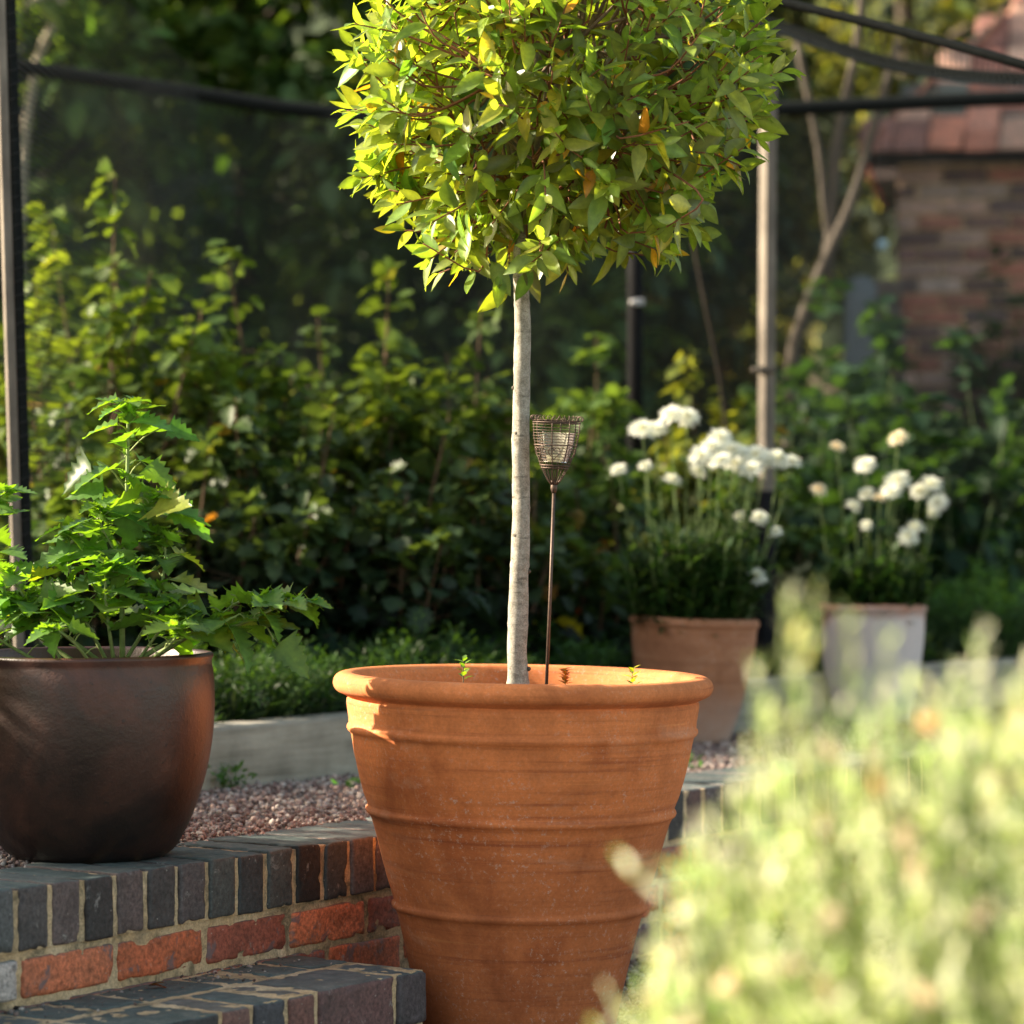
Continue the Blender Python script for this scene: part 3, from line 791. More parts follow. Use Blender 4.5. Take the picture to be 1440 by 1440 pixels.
# ------------------------------------------------------------------ brown glazed pot and its plant
BC = np.array([(126 - 720) / FPX * 5.42, 5.42, 0.338])
gp = empty('glazed_pot', BC); tag(gp, 'rounded dark brown glazed pot standing on the wall coping at left', 'plant pot')
gprof = [(0, 0), (0.118, 0), (0.130, 0.003), (0.146, 0.014), (0.160, 0.034), (0.176, 0.066), (0.191, 0.106), (0.203, 0.150), (0.211, 0.198), (0.2145, 0.245), (0.2150, 0.285), (0.2135, 0.315), (0.2105, 0.334), (0.2105, 0.341), (0.2135, 0.347), (0.2135, 0.352), (0.210, 0.3545), (0.2045, 0.3545), (0.201, 0.350), (0.200, 0.30), (0.196, 0.26), (0, 0.26)]
# smooth profile
pr = []
for i in range(len(gprof) - 1):
    (r0, z0), (r1, z1) = gprof[i], gprof[i + 1]
    pr.append((r0, z0))
    if 2 < i < 12: pr.append(((r0 + r1) / 2 + 0.0006, (z0 + z1) / 2))
pr.append(gprof[-1])
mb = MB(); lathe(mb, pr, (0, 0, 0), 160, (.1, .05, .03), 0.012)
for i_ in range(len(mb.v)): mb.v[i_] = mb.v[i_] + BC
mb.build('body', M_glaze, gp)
mb = MB(); lathe(mb, [(0.198, 0.30), (0.15, 0.318), (0.05, 0.325), (0.001, 0.327)], BC, 48, (.1, .1, .1), 0.01); mb.build('soil', M_soil, gp)

gl = empty('leafy_plant', BC + [0, 0, 0.32]); tag(gl, 'bushy plant with bright toothed leaves growing in the brown glazed pot', 'plant')
ST = MB(); P_, D_, N_, L_, C_ = [], [], [], [], []
stems = [  # pixel paths with depth offsets
    ([(172, 930, 0), (172, 820, -.01), (178, 700, 0), (180, 600, 0), (178, 568, 0)], 1.0, 26),
    ([(176, 930, .05), (215, 860, .04), (232, 790, .04), (228, 745, .05)], .7, 13),
    ([(190, 930, -.04), (260, 892, -.05), (330, 880, -.05), (395, 852, -.04), (440, 846, -.03)], .9, 20),
    ([(200, 935, .05), (290, 880, .07), (345, 842, .08), (400, 838, .09)], .7, 13),
    ([(160, 930, -.05), (150, 860, -.08), (148, 810, -.09), (150, 792, -.09)], .7, 14),
    ([(140, 930, -.02), (80, 885, -.05), (40, 856, -.06), (18, 840, -.06)], .8, 16),
    ([(150, 930, .05), (110, 850, .06), (95, 780, .06), (98, 735, .06)], .7, 14),
    ([(110, 935, 0), (40, 880, .02), (-20, 780, .03), (-18, 720, .04), (10, 690, .05)], .8, 14),
    ([(200, 935, -.10), (240, 905, -.16), (255, 880, -.18)], .6, 10),
    ([(130, 935, -.12), (100, 900, -.17), (70, 880, -.18)], .6, 10),
    ([(60, 935, -.05), (0, 900, -.06), (-60, 860, -.06)], .7, 10),
    ([(190, 935, .12), (230, 880, .15), (262, 850, .16)], .6, 10),
    ([(90, 935, .12), (40, 850, .14), (10, 800, .15)], .6, 12),
    ([(172, 780, 0), (205, 720, -.03), (225, 690, -.03)], .5, 7),
    ([(176, 800, 0), (145, 745, -.03), (140, 715, -.03)], .5, 8),
]
def goose(base_px, bl, nleaf, tmpl=GOOSE):
    base_px = [(x, y, dz - 0.035 if dz <= 0.02 else -0.5 * dz - 0.02) for x, y, dz in base_px]
    pts = spline([at(x, y, 5.42 + dz) for x, y, dz in base_px], 8); n = len(pts)
    tube(ST, pts, list(np.linspace(0.0052 * bl, 0.0018 * bl, n)), 8, np.array([0.20, 0.27, 0.09]) * rng.uniform(0.8, 1.1), True)
    for k in range(nleaf):
        f = 0.22 + 0.78 * k / nleaf; i = min(n - 2, int(f * (n - 1))); p = pts[i]; d = unit(pts[i + 1] - pts[i])
        ang = k * 2.4 + rng.normal(0, 0.3)
        out = np.array([math.cos(ang), math.sin(ang) * 0.8, 0.0])
        L = (0.088 - 0.05 * f ** 2) * rng.uniform(0.75, 1.2)
        dd = unit(out * 1.0 + d * 0.5 + np.array([0, 0, 0.12 + 0.1 * rng.normal()]))
        pet = p + dd * L * 0.28 + [0, 0, 0.005]
        tube(ST, [p, (p + pet) / 2 + [0, 0, 0.003], pet], [0.0013, 0.0011, 0.0009], 5, (0.24, 0.30, 0.10), False)
        P_.append(pet - dd * L * 0.1); D_.append(unit(dd + [0, 0, -0.35])); N_.append(unit([rng.normal(0, .35), rng.normal(-.15, .35), 1])); L_.append(L * 1.15); C_.append(0.3 + 0.4 * f)
        for q in range(2):       # small axillary leaves
            P_.append(p); dq = unit(out * 0.7 + d + rng.normal(0, 0.45, 3)); D_.append(dq); N_.append(unit(rng.normal(0, .5, 3) + [0, 0, 1])); L_.append(L * rng.uniform(0.25, 0.5)); C_.append(0.8)
    for k in range(16):          # tight tip cluster
        p = pts[-1] - unit(pts[-1] - pts[-2]) * rng.uniform(0, 0.035); a_ = k * 2.4
        P_.append(p); D_.append(unit(unit(pts[-1] - pts[-2]) * 0.8 + np.array([math.cos(a_), math.sin(a_), 0.2]))); N_.append(unit(rng.normal(0, .4, 3) + [0, 0, 1])); L_.append(rng.uniform(0.018, 0.036)); C_.append(1.0)
for s_ in stems: goose(*s_)
for (px, py, dz, L, dx, dz_) in ((255, 700, -.03, .088, .8, -.5), (215, 640, -.02, .075, .55, -.6), (110, 640, -.02, .07, -.9, -.5), (185, 680, -.05, .085, -.1, -1), (90, 770, -.04, .085, -.8, -.15), (130, 690, -.02, .07, -.9, .1), (165, 745, -.07, .075, .0, -1), (330, 880, -.08, .08, .6, -.9), (405, 885, -.05, .08, .7, -.8), (255, 598, 0, .06, .9, -.2)):
    pb_ = at(px - dx * 30, py + dz_ * -16, 5.40 + dz); sp0 = at(175 if px > 150 or py < 700 else 120, min(900, py + 45), 5.42) if px < 300 else at(px - 40, 878, 5.40 + dz)
    tube(ST, spline([sp0, (sp0 + pb_) / 2 + [0, 0, .008], pb_], 3), 0.0014, 5, (0.24, 0.30, 0.10), False); P_.append(pb_); D_.append(unit([dx, -0.15, dz_ * .7])); N_.append(unit([dx * .35, -0.9, 0.75])); L_.append(L * 1.1); C_.append(0.3)
C_ = np.array(C_)[:, None]; kp = [i for i, p in enumerate(P_) if not (p[2] < 0.735 and np.hypot(p[0] - BC[0], p[1] - BC[1]) < 0.26 and p[1] < 5.40) and (rng.random() < 0.97)]
P_, D_, N_, L_ = [[a[i] for i in kp] for a in (P_, D_, N_, L_)]; C_ = C_[kp]
n = len(P_)
cc = vary((0.078, 0.18, 0.042), n, 0.12, 0.28, [(0.22, 0.24, 0.05)], 0.03) * (1 - C_ * 0.5) + np.array([0.18, 0.30, 0.06]) * C_ * 0.5
ST.build('stems', M_stem, gl)
mb = MB(); leaves(mb, GOOSE, P_, D_, N_, L_, cc, rng.uniform(0.8, 1.1, n)); mb.build('leaves', M_goose, gl)

# ------------------------------------------------------------------ daisy pots
T2 = terracotta_mat('terracotta with lime at the foot', (0.36, 0.16, 0.085), (0.25, 0.10, 0.055), 0.52, (0.5, 0.38, 0.31), ((0.50, 0.36, 0.30), [(0.12, (0.9,) * 3), (0.27, (0.0,) * 3)]))
T3 = terracotta_mat('limewashed terracotta', (0.42, 0.20, 0.13), (0.3, 0.13, 0.08), 0.5, (0.6, 0.52, 0.48), ((0.66, 0.62, 0.62), [(0.18, (0.95,) * 3), (0.40, (0.8,) * 3), (0.435, (0.3,) * 3), (0.45, (0.0,) * 3)]))
def small_pot(name, c, rr, h, rb, mat, label, tilt):
    e = empty(name, c); tag(e, label, 'plant pot', 'terracotta pots of white daisies')
    k = rr
    pf = [(0, 0), (rb, 0), (rb + 0.004, 0.006)]
    for t in np.linspace(0.06, 0.86, 12): pf.append((rb + (k * 0.965 - rb) * math.sin(t * PI / 2) ** 0.85, h * t))
    pf += [(k * 0.955, h * 0.885), (k * 0.97, h * 0.90)] + [(k - 0.010 + 0.010 * math.cos(a_), h - 0.013 + 0.013 * math.sin(a_)) for a_ in np.linspace(-1.3, 1.7, 9)]
    pf += [(k * 0.90, h - 0.004), (k * 0.88, h * 0.9), (k * 0.86, h * 0.86), (0, h * 0.88)]
    mb = MB(); lathe(mb, pf, (0, 0, 0), 96, (.4, .2, .1), 0.01); o = mb.build('body', mat); o.parent = e
    mb = MB(); lathe(mb, [(k * 0.885, h * 0.87), (k * 0.5, h * 0.90), (0.001, h * 0.91)], (0, 0, 0), 40, (.1,) * 3, 0.01); o = mb.build('soil', M_soil); o.parent = e
    e.rotation_euler = (0, R(tilt), 0); return e
P2 = np.array([(970 - 720) / FPX * 8.05, 8.05, 0.336]); P3 = np.array([(1226 - 720) / FPX * 8.72, 8.72, 0.336])
small_pot('flower_pot', P2, 0.168, 0.318, 0.098, T2, 'orange terracotta pot with pale foot holding the larger clump of white daisies', 2.2)
small_pot('flower_pot', P3, 0.152, 0.330, 0.105, T3, 'whitewashed terracotta pot with red rim holding the smaller clump of white flowers', 0.3)

def flower(parent, c, r, face, whole=True, creamy=0.0, label=None):
    mb = MB(); face = unit(face); a_ = unit(np.cross(face, [0.2, 0.9, 0.1])); b_ = np.cross(face, a_)
    P, D, Nn, L = [], [], [], []
    for ring, (cnt, el, ln) in enumerate(((20, 2, 1.0), (18, 24, 0.9), (15, 45, 0.72), (10, 66, 0.5))):
        for k in range(cnt):
            t = 2 * PI * (k + 0.37 * ring) / cnt + rng.normal(0, 0.07); e_ = R(el + rng.normal(0, 7) - 8)
            d = (a_ * math.cos(t) + b_ * math.sin(t)) * math.cos(e_) + face * math.sin(e_)
            P.append(c + d * r * 0.1); D.append(d); Nn.append(face + rng.normal(0, .12, 3)); L.append(r * ln * rng.uniform(0.88, 1.05))
    n = len(P); r = r * 1.25; cw = np.tile(np.array([0.90, 0.90, 0.87]), (n, 1)) * (1 - creamy * np.array([0.05, 0.2, 0.42]))
    leaves(mb, [leaf_t(ellip(3, 0.75), 0.17, 0.2, 0.12)], P, D, Nn, L, cw * rng.uniform(0.9, 1.05, (n, 1)))
    o = mb.build('flower', M_petal, parent)
    mb = MB(); V = IV * r * 0.5; mb.add(V * [1, 1, 0.7] + c + face * r * 0.12, IF, (0.62, 0.58, 0.34) if not creamy else (0.6, 0.3, 0.06)); mb.build('centre', M_stem, o)
    return o
def daisies(name, pc, potr, top, blooms, nstem, label, Y0, xs, creamyset=()):
    e = empty(name, pc + [0, 0, 0.27]); tag(e, label, 'flowers', 'clumps of white daisies in pots')
    st = MB(); P, D, Nn, L = [], [], [], []
    def stem(bx, tipp, thick=0.0017, dens=34):
        pts = spline([bx, bx * 0.55 + tipp * 0.45 + np.array([(tipp[0] - bx[0]) * 0.12, 0, 0.0]) + rng.normal(0, 0.008, 3), tipp], 5)
        tube(st, pts, list(np.linspace(thick * 1.3, thick * 0.8, len(pts))), 5, np.array([0.11, 0.16, 0.05]) * rng.uniform(0.8, 1.2), False)
        for k in range(dens):
            f = rng.uniform(0.04, 0.9) ** 0.9; i = int(f * (len(pts) - 1)); a_ = rng.uniform(0, 6.28)
            P.append(pts[i]); D.append(unit([math.cos(a_), math.sin(a_), rng.uniform(0.4, 1.4)])); Nn.append(unit([-math.cos(a_), -math.sin(a_), 0.8])); L.append(rng.uniform(0.045, 0.09) * (1.2 - 0.7 * f))
    for k in range(nstem):
        a_ = rng.uniform(0, 6.28); q = math.sqrt(rng.random()) * potr * 0.8
        bx = pc + np.array([q * math.cos(a_), q * math.sin(a_), 0.285])
        h = top * rng.uniform(0.45, 1.0); x_ = rng.uniform(*xs)
        stem(bx, np.array([pc[0] + q * math.cos(a_) * 1.4 + (x_) * 0.5, pc[1] + q * math.sin(a_) * 1.4, pc[2] + 0.29 + h]))
    for i, (px, py, rpx, dz) in enumerate(blooms):
        c = at(px, py, Y0 + dz)
        bx = pc + np.array([(c[0] - pc[0]) * 0.45, dz * 0.4, 0.285])
        stem(bx, c - [0, 0, 0.006], 0.002, 10)
        flower(e, c, rpx / FPX * Y0, [rng.normal(0, .35), -0.55 + rng.normal(0, .2), 1.0 + rng.normal(0, .2)], True, 0.55 if i in creamyset else 0.0)
    st.build('stems', M_stem, e)
    n = len(P); mb = MB(); leaves(mb, [leaf_t(ellip(3, 0.7), 0.15, 0.3, c_) for c_ in (0.2, 0.6, -0.1)], P, D, Nn, L, vary((0.03, 0.07, 0.02), n, 0.12, 0.28)); mb.build('leaves', M_shrub, e)
bl2 = [(903, 603, 22, 0), (922, 604, 19, .05), (943, 583, 20, -.02), (966, 586, 20, .04), (1000, 628, 19, .0), (1012, 616, 21, .06), (1030, 632, 20, -.03), (985, 640, 19, -.05), (1012, 648, 20, -.08), (1046, 638, 20, .04), (1062, 640, 20, -.04), (1078, 646, 20, .05), (1096, 644, 19, -.02), (1113, 649, 17, .03), (1056, 660, 20, -.08), (982, 662, 15, .05), (946, 674, 16, -.02), (1034, 652, 19, .1), (1068, 727, 14, 0), (1090, 748, 12, 0), (1040, 725, 10, .05), (1063, 810, 17, -.05), (870, 660, 14, .15), (908, 655, 12, .18)]
daisies('daisy_plant', P2, 0.15, 0.30, bl2, 150, 'taller leafy clump topped by a dense mass of white double daisies in the orange pot', 8.05, (-0.11, 0.13))
bl3 = [(1177, 628, 13, 0), (1263, 616, 16, 0), (1217, 653, 17, .04), (1152, 688, 13, -.02), (1262, 676, 21, 0), (1252, 692, 17, -.05), (1310, 680, 19, .03), (1319, 706, 16, 0), (1219, 694, 15, .0), (1200, 711, 14, -.05), (1218, 738, 10, -.06), (1288, 740, 15, -.03), (1277, 754, 16, -.05), (1293, 690, 15, .05), (1237, 700, 12, -.08), (1312, 720, 11, .05)]
daisies('daisy_plant', P3, 0.13, 0.20, bl3, 85, 'sparser clump of white and cream flowers in the whitewashed pot', 8.72, (-0.10, 0.13), (0, 1, 3, 14))

# ------------------------------------------------------------------ fruit cage: posts, rails, netting
def post(px_top, py_top, px_bot, Y, w, label, rot=20):
    t = at(px_top, py_top, Y); b_ = at(px_bot, 760, Y); sl = (t[0] - b_[0]) / (t[2] - b_[2]); zb = 0.35; zt = max(t[2], 2.2)
    P0 = np.array([b_[0] + sl * (zb - b_[2]), Y, zb]); P1 = np.array([b_[0] + sl * (zt - b_[2]), Y, zt])
    e = empty('cage_post', P0); tag(e, label, 'post', 'posts of the fruit cage')
    a_ = np.array([math.cos(R(rot)), math.sin(R(rot)), 0]); b2 = np.array([-a_[1], a_[0], 0]); ax_ = unit(P1 - P0)
    mb = MB(); block(mb, (P0 + P1) / 2, (w, w, np.linalg.norm(P1 - P0)), [a_, b2, ax_], (.4, .4, .4), 0.003, 0, False); mb.build('shaft', M_post, e)
    return e, P0, P1
def clip(e, p, s):
    mb = MB(); block(mb, p, (s * 1.6, s * 1.3, 0.022), [np.array([1, 0, 0]), np.array([0, 1, 0]), UPV], (0.3, 0.31, 0.33), 0.003, 0, False)
    tube(mb, [p + [-s * .8, 0, 0], p + [-s * 1.35, -0.005, 0.0]], 0.008, 8, (0.5, 0.5, 0.5)); mb.build('clamp', M_black, e)
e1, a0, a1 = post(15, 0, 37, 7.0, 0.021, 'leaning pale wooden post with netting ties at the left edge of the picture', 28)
M_dark = attr_mat('matt black for metal and post shade', 0.85, 60, 0.2, spec=0.06)
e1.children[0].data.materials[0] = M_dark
for v_ in e1.children[0].data.attributes['col'].data: v_.color = (0.012, 0.014, 0.014, 1)  # shaft coloured near-black to paint the shaded side of the post
mb = MB(); q = (a0 + a1) / 2 + np.array([-0.0225, -0.006, 0]); axp = unit(a1 - a0); block(mb, q, (0.021, 0.026, np.linalg.norm(a1 - a0)), [np.array([math.cos(R(20)), math.sin(R(20)), 0]), np.array([-math.sin(R(20)), math.cos(R(20)), 0]), axp], (.4,) * 3, 0.002, 0, False); mb.build('lit_strip', M_post, e1)  # pale box along the left edge paints the sunlit side of the post
mb = MB(); allp = []
for k in range(46):       # net thread wound round the post
    q = a0 + (a1 - a0) * (0.2 + 0.78 * k / 46) ; s = 0.0135
    c_, s_ = math.cos(R(28)), math.sin(R(28))
    cn = [q + np.array([c_ * x - s_ * y, s_ * x + c_ * y, 0]) * s for x, y in ((-1, -1), (1, -1), (1, 1), (-1, 1), (-1, -1))]
    allp += [p + (a1 - a0) * 0.78 / 46 * j_ / 4 + [0, 0, rng.normal(0, .0012)] for j_, p in enumerate(cn[:4])]
tube(mb, allp, 0.0010, 4, (.02, .02, .02), False); mb.build('tie', M_black, e1)
e3, b0_, b1_ = post(1080, 200, 1077, 9.4, 0.038, 'pale wooden post with a metal clamp behind the daisies', 32); clip(e3, at(1078, 520, 9.38), 0.032)
M_dark = attr_mat('matt black for metal and post shade', 0.8, 60, 0.2, spec=0.08)
mb = MB(); zt_ = at(0, 690, 9.4)[2]; block(mb, [b0_[0] - 0.001, 9.4, (0.36 + zt_) / 2], (0.048, 0.048, zt_ - 0.36), [np.array([math.cos(R(32)), math.sin(R(32)), 0]), np.array([-math.sin(R(32)), math.cos(R(32)), 0]), UPV], (.012, .012, .014), 0.003, 0, False); mb.build('foot_shade', M_dark, e3); e3.children[0].data.materials[0] = M_post2  # black sleeve added to paint the shade over the lower post
# darker post
e2 = empty('cage_post', at(893, 760, 9.9)); tag(e2, 'slim black post between the bay trunk and the daisies', 'post', 'posts of the fruit cage')
mb = MB(); tube(mb, [np.array([at(893, 700, 9.9)[0], 9.9, 0.35]), np.array([at(893, 0, 9.9)[0], 9.9, 2.35])], 0.025, 14, (.008, .008, .009)); mb.build('shaft', M_dark, e2)
clip(e2, at(899, 425, 9.87), 0.02)

def rail(name, px, Ys, r, label, colr=(0.010, 0.012, 0.012)):
    pts = spline([at(x, y, Y) for (x, y), Y in zip(px, Ys)], 8)
    mb = MB(); tube(mb, pts, r, 12, colr); tag(mb.build(name, M_dark), label, 'rail' if 'rail' in name else 'cable')
    return pts
rr = rail('net_rail', [(-400, 20), (20, 92), (250, 128), (480, 160), (800, 168), (1130, 152), (1440, 138), (1800, 130)], [10.4] * 8, 0.025, 'long dark sagging rail carrying the back netting above the bushes')
fr = rail('net_cable', [(880, -70), (1060, -8), (1250, 40), (1440, 92), (1700, 170)], [7.4, 7.3, 7.2, 7.1, 7.0], 0.0115, 'thick black cable slanting down across the top right corner')
mr = rail('net_cable', [(900, -20), (1090, 38), (1260, 92), (1440, 112), (1700, 110)], [9.2, 9.1, 9.0, 8.9, 8.8], 0.020, 'bundled dark net edge hanging below the slanting cable')
rail('garden_cane', [(975, 340), (992, 430), (1010, 520), (1024, 620)], [9.6] * 4, 0.006, 'thin dark cane leaning behind the daisies', (0.03, 0.025, 0.02))
def net(name, rows, pitch, label, mat=None):
    "rows: list of polylines (equal length), UV in metres / pitch"
    V = []; uvs = []; F = []; nr = len(rows); nc = len(rows[0])
    for j, row in enumerate(rows):
        for i, p in enumerate(row):
            V.append(np.asarray(p, float) + np.array([0, 0.035 * noise.noise(Vector(np.asarray(p) * 2.1)), 0]))
    A = np.array(V).reshape(nr, nc, 3)
    U = np.zeros((nr, nc)); W = np.zeros((nr, nc))
    U[:, 1:] = np.cumsum(np.linalg.norm(A[nr // 2, 1:] - A[nr // 2, :-1], axis=1))[None]
    W[1:, :] = np.cumsum(np.linalg.norm(A[1:] - A[:-1], axis=2), axis=0)
    for j in range(nr - 1):
        for i in range(nc - 1):
            q = j * nc + i; F.append((q, q + 1, q + nc + 1, q + nc))
    mb = MB(); mb.add(V, F); o = mb.build(name, mat or M_net); me = o.data; uv = me.uv_layers.new(name='UVMap')
    li = np.zeros(len(me.loops), int); me.loops.foreach_get('vertex_index', li)
    uvv = np.stack([U.ravel()[li] / pitch, W.ravel()[li] / pitch], 1).astype(np.float32); uv.data.foreach_set('uv', uvv.ravel())
    tag(o, label, 'netting'); return o
rows = [[np.array([p[0], p[1] + 0.02 * math.sin(i * .7), p[2] * (1 - t) + 0.4 * t]) for i, p in enumerate(rr)] for t in np.linspace(0, 1, 14)]
net('netting', rows, 0.014, 'black netting hanging behind the fruit bushes from the sagging rail')
rows = [[np.array([a1[0] * (1 - t) + (a1[0] - 0.02) * t + 0.09 * s, 7.02 + 3.3 * s, 2.35 * (1 - t) + 0.4 * t]) for s in np.linspace(0, 1, 12)] for t in np.linspace(0, 1, 10)]
net('netting', rows, 0.015, 'fine black netting running back from the leaning left post', M_net2)
rows = [[np.array(p) * (1 - t) + np.array(q) * t - [0, 0, 0.05 * math.sin(PI * t)] for p, q in zip(mr[::2], fr[::2])] for t in np.linspace(0, 1, 8)]
net('netting', rows, 0.014, 'loose fold of black netting between the two top right cables')

# ------------------------------------------------------------------ shrubs
def shrub(name, label, base, hgt, rad_, nst, per, lsz, T, basec, mat, cat='bush', group=None, alt=None, altp=0.0, lean=(0, 0), stemc=(0.10, 0.06, 0.035), droop=0.25, low=0.1, tipc=None, peaks=None, srad=0.006, zb=0.41):
    b_ = np.array([base[0], base[1], zb]); e = empty(name, b_); tag(e, label, cat, group); st = MB()
    P, D, Nn, L, TC = [], [], [], [], []
    for k in range(nst):
        a_ = rng.uniform(0, 6.28); q = math.sqrt(rng.random()); h = hgt * rng.uniform(0.62, 0.97) * (1 - 0.28 * q)
        if k == 0: q = 0.1; h = hgt
        bx = b_ + np.array([math.cos(a_), math.sin(a_), 0]) * rad_ * 0.35 * q
        tp_ = b_ + np.array([math.cos(a_) * rad_ * q + lean[0], math.sin(a_) * rad_ * q + lean[1], h])
        pts = spline([bx, bx * 0.5 + tp_ * 0.5 + rng.normal(0, 0.03 * hgt, 3) * [1, 1, .3], tp_], 7); npt = len(pts)
        tube(st, pts, list(np.linspace(srad, srad * 0.35, npt)), 6, np.array(stemc) * rng.uniform(0.7, 1.4), False)
        for j in range(per):
            f = low + (1 - low) * rng.random() ** 0.8; x_ = f * (npt - 1); i = min(npt - 2, int(x_)); p = pts[i] + (pts[i + 1] - pts[i]) * (x_ - i)
            an = rng.uniform(0, 6.28); out = np.array([math.cos(an), math.sin(an), rng.normal(0.15, 0.25)]); side = rng.random() ** 0.7 * rad_ * 0.55 * (1.2 - f)
            pp = p + out * side
            P.append(pp); D.append(unit(out + [0, 0, -droop + rng.normal(0, 0.25)])); Nn.append(unit(np.array([out[0] * .4, out[1] * .4, 1]) + rng.normal(0, .35, 3))); L.append(lsz * rng.uniform(0.6, 1.15) * (1 - 0.35 * f ** 3)); TC.append(f)
            if j < 12:
                P[-1] = pts[-1] - (pts[-1] - pts[-2]) * rng.uniform(0, 1.6) + rng.normal(0, 0.012, 3); D[-1] = unit(out + [0, 0, 0.25]); L[-1] = lsz * rng.uniform(0.5, 0.95); TC[-1] = 1.0; continue
            if side > 0.04 and rng.random() < 0.35: tube(st, [p, pp], [srad * 0.3, srad * 0.15], 4, np.array(stemc), False)
    n = len(P); cc_ = vary(basec, n, 0.12, 0.3, alt, altp)
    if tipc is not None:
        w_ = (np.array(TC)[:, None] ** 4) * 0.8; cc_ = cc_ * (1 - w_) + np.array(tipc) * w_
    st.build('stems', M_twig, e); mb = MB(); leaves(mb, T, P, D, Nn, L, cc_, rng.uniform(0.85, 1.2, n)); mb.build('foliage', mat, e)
    return e
def hz(py, Y): return at(0, py, Y)[2] - 0.41
G = 'fruit bushes growing in the cage'
BZ = [(0.34, 0.30, 0.03), (0.32, 0.14, 0.03)]
specs = [
    (170, 8.3, 248, 0.30, 'tallest fruit bush, left of the others, with sunlit pale top leaves', (0.06, 0.125, 0.024), 26),
    (60, 8.9, 300, 0.30, 'yellow-green fruit bush just beside the leaning left post', (0.075, 0.145, 0.024), 22),
    (312, 8.5, 350, 0.26, 'fruit bush with one thin shoot standing up above the glazed pot plant', (0.048, 0.105, 0.025), 22),
    (430, 8.9, 440, 0.34, 'low dark green bush between the shoot and the yellow tipped bush', (0.036, 0.08, 0.022), 26),
    (560, 8.7, 375, 0.28, 'fruit bush with bright yellow-green tips left of the bay trunk', (0.05, 0.105, 0.022), 26),
    (680, 8.9, 425, 0.30, 'dark green bush directly behind the bay trunk', (0.042, 0.09, 0.022), 24),
    (480, 8.0, 560, 0.34, 'low shaded bush with drooping leaves in front of the other bushes', (0.032, 0.07, 0.024), 28),
    (330, 7.9, 560, 0.30, 'shaded bush with reddish canes behind the toothed leaf plant', (0.034, 0.075, 0.026), 26),
    (640, 8.1, 580, 0.28, 'low dark bush at the left of the trunk near the pot rim', (0.032, 0.068, 0.022), 22),
    (830, 9.3, 470, 0.30, 'green bush between the bay trunk and the black post', (0.05, 0.115, 0.03), 26),
    (975, 9.9, 500, 0.26, 'pale yellow-green bush behind the daisies', (0.11, 0.17, 0.035), 22),
    (110, 7.8, 560, 0.26, 'green bush behind the left half of the brown pot', (0.045, 0.10, 0.025), 22),
    (800, 8.5, 680, 0.22, 'low dark bush right of the tealight stake', (0.032, 0.075, 0.026), 18),
    (1060, 9.8, 560, 0.25, 'dark bush behind the pale post', (0.04, 0.09, 0.03), 18),
]
for (px, Y, py, r_, lab, bc_, ns) in specs:
    x = (px - 720) / FPX * Y
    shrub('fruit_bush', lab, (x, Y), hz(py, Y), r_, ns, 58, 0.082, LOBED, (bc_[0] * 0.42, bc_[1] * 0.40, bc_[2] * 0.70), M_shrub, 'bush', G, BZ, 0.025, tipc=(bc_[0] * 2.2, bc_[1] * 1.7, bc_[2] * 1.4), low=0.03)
# ferny bright growth at right, blue-green broad leaved plants
GB = 'broad leaved plants below the outhouse'
for (px, Y, py, r_, lab) in ((1170, 11.4, 395, 0.26, 'tall drooping blue-green leafed plant beside the bare sapling'), (1245, 11.0, 425, 0.24, 'drooping leafed plant in front of the stone stub wall'), (1340, 10.8, 475, 0.28, 'rounded drooping leafed plant below the outhouse wall'), (1420, 10.5, 545, 0.28, 'leafy plant at the right edge under the outhouse'), (1290, 10.2, 560, 0.34, 'dense dark leafy plant behind the cream flowers'), (1150, 10.4, 600, 0.3, 'dark leafy plant between the two daisy clumps')):
    shrub('leafy_plant', lab, ((px - 720) / FPX * Y, Y), hz(py, Y), r_, 20, 30, 0.13, SIMPLE, (0.017, 0.042, 0.024), M_far, 'plant', GB, droop=0.9, tipc=(0.028, 0.065, 0.032), stemc=(0.06, 0.09, 0.03))
FE = 'feathery plants behind the sleepers'
for (px, Y, py, r_, lab, bc_) in ((1395, 9.75, 770, 0.24, 'bright green feathery plant at the right edge', (0.06, 0.16, 0.035)), (1320, 9.7, 860, 0.2, 'grey-green feathery plant beside the whitewashed pot', (0.045, 0.09, 0.04)), (850, 8.6, 850, 0.25, 'low green feathery plant between the pots', (0.035, 0.10, 0.025)), (420, 7.35, 900, 0.24, 'low green feathery plant behind the first sleeper', (0.04, 0.11, 0.025)), (330, 7.15, 880, 0.22, 'low feathery plant just right of the brown pot', (0.04, 0.10, 0.022)), (600, 7.6, 870, 0.3, 'low feathery plant hidden partly by the big terracotta rim', (0.035, 0.09, 0.022)), (740, 8.1, 860, 0.28, 'green feathery plant seen between trunk and stake', (0.035, 0.10, 0.025))):
    shrub('feathery_plant', lab, ((px - 720) / FPX * Y, Y), max(0.12, hz(py, Y)), r_, 60, 60, 0.035, NARROW, tuple(a * 0.42 for a in bc_), M_shrub, 'plant', FE, droop=-0.5, stemc=(0.05, 0.10, 0.03), srad=0.0022, low=0.0, tipc=(bc_[0] * 1.4, bc_[1] * 1.3, bc_[2]))
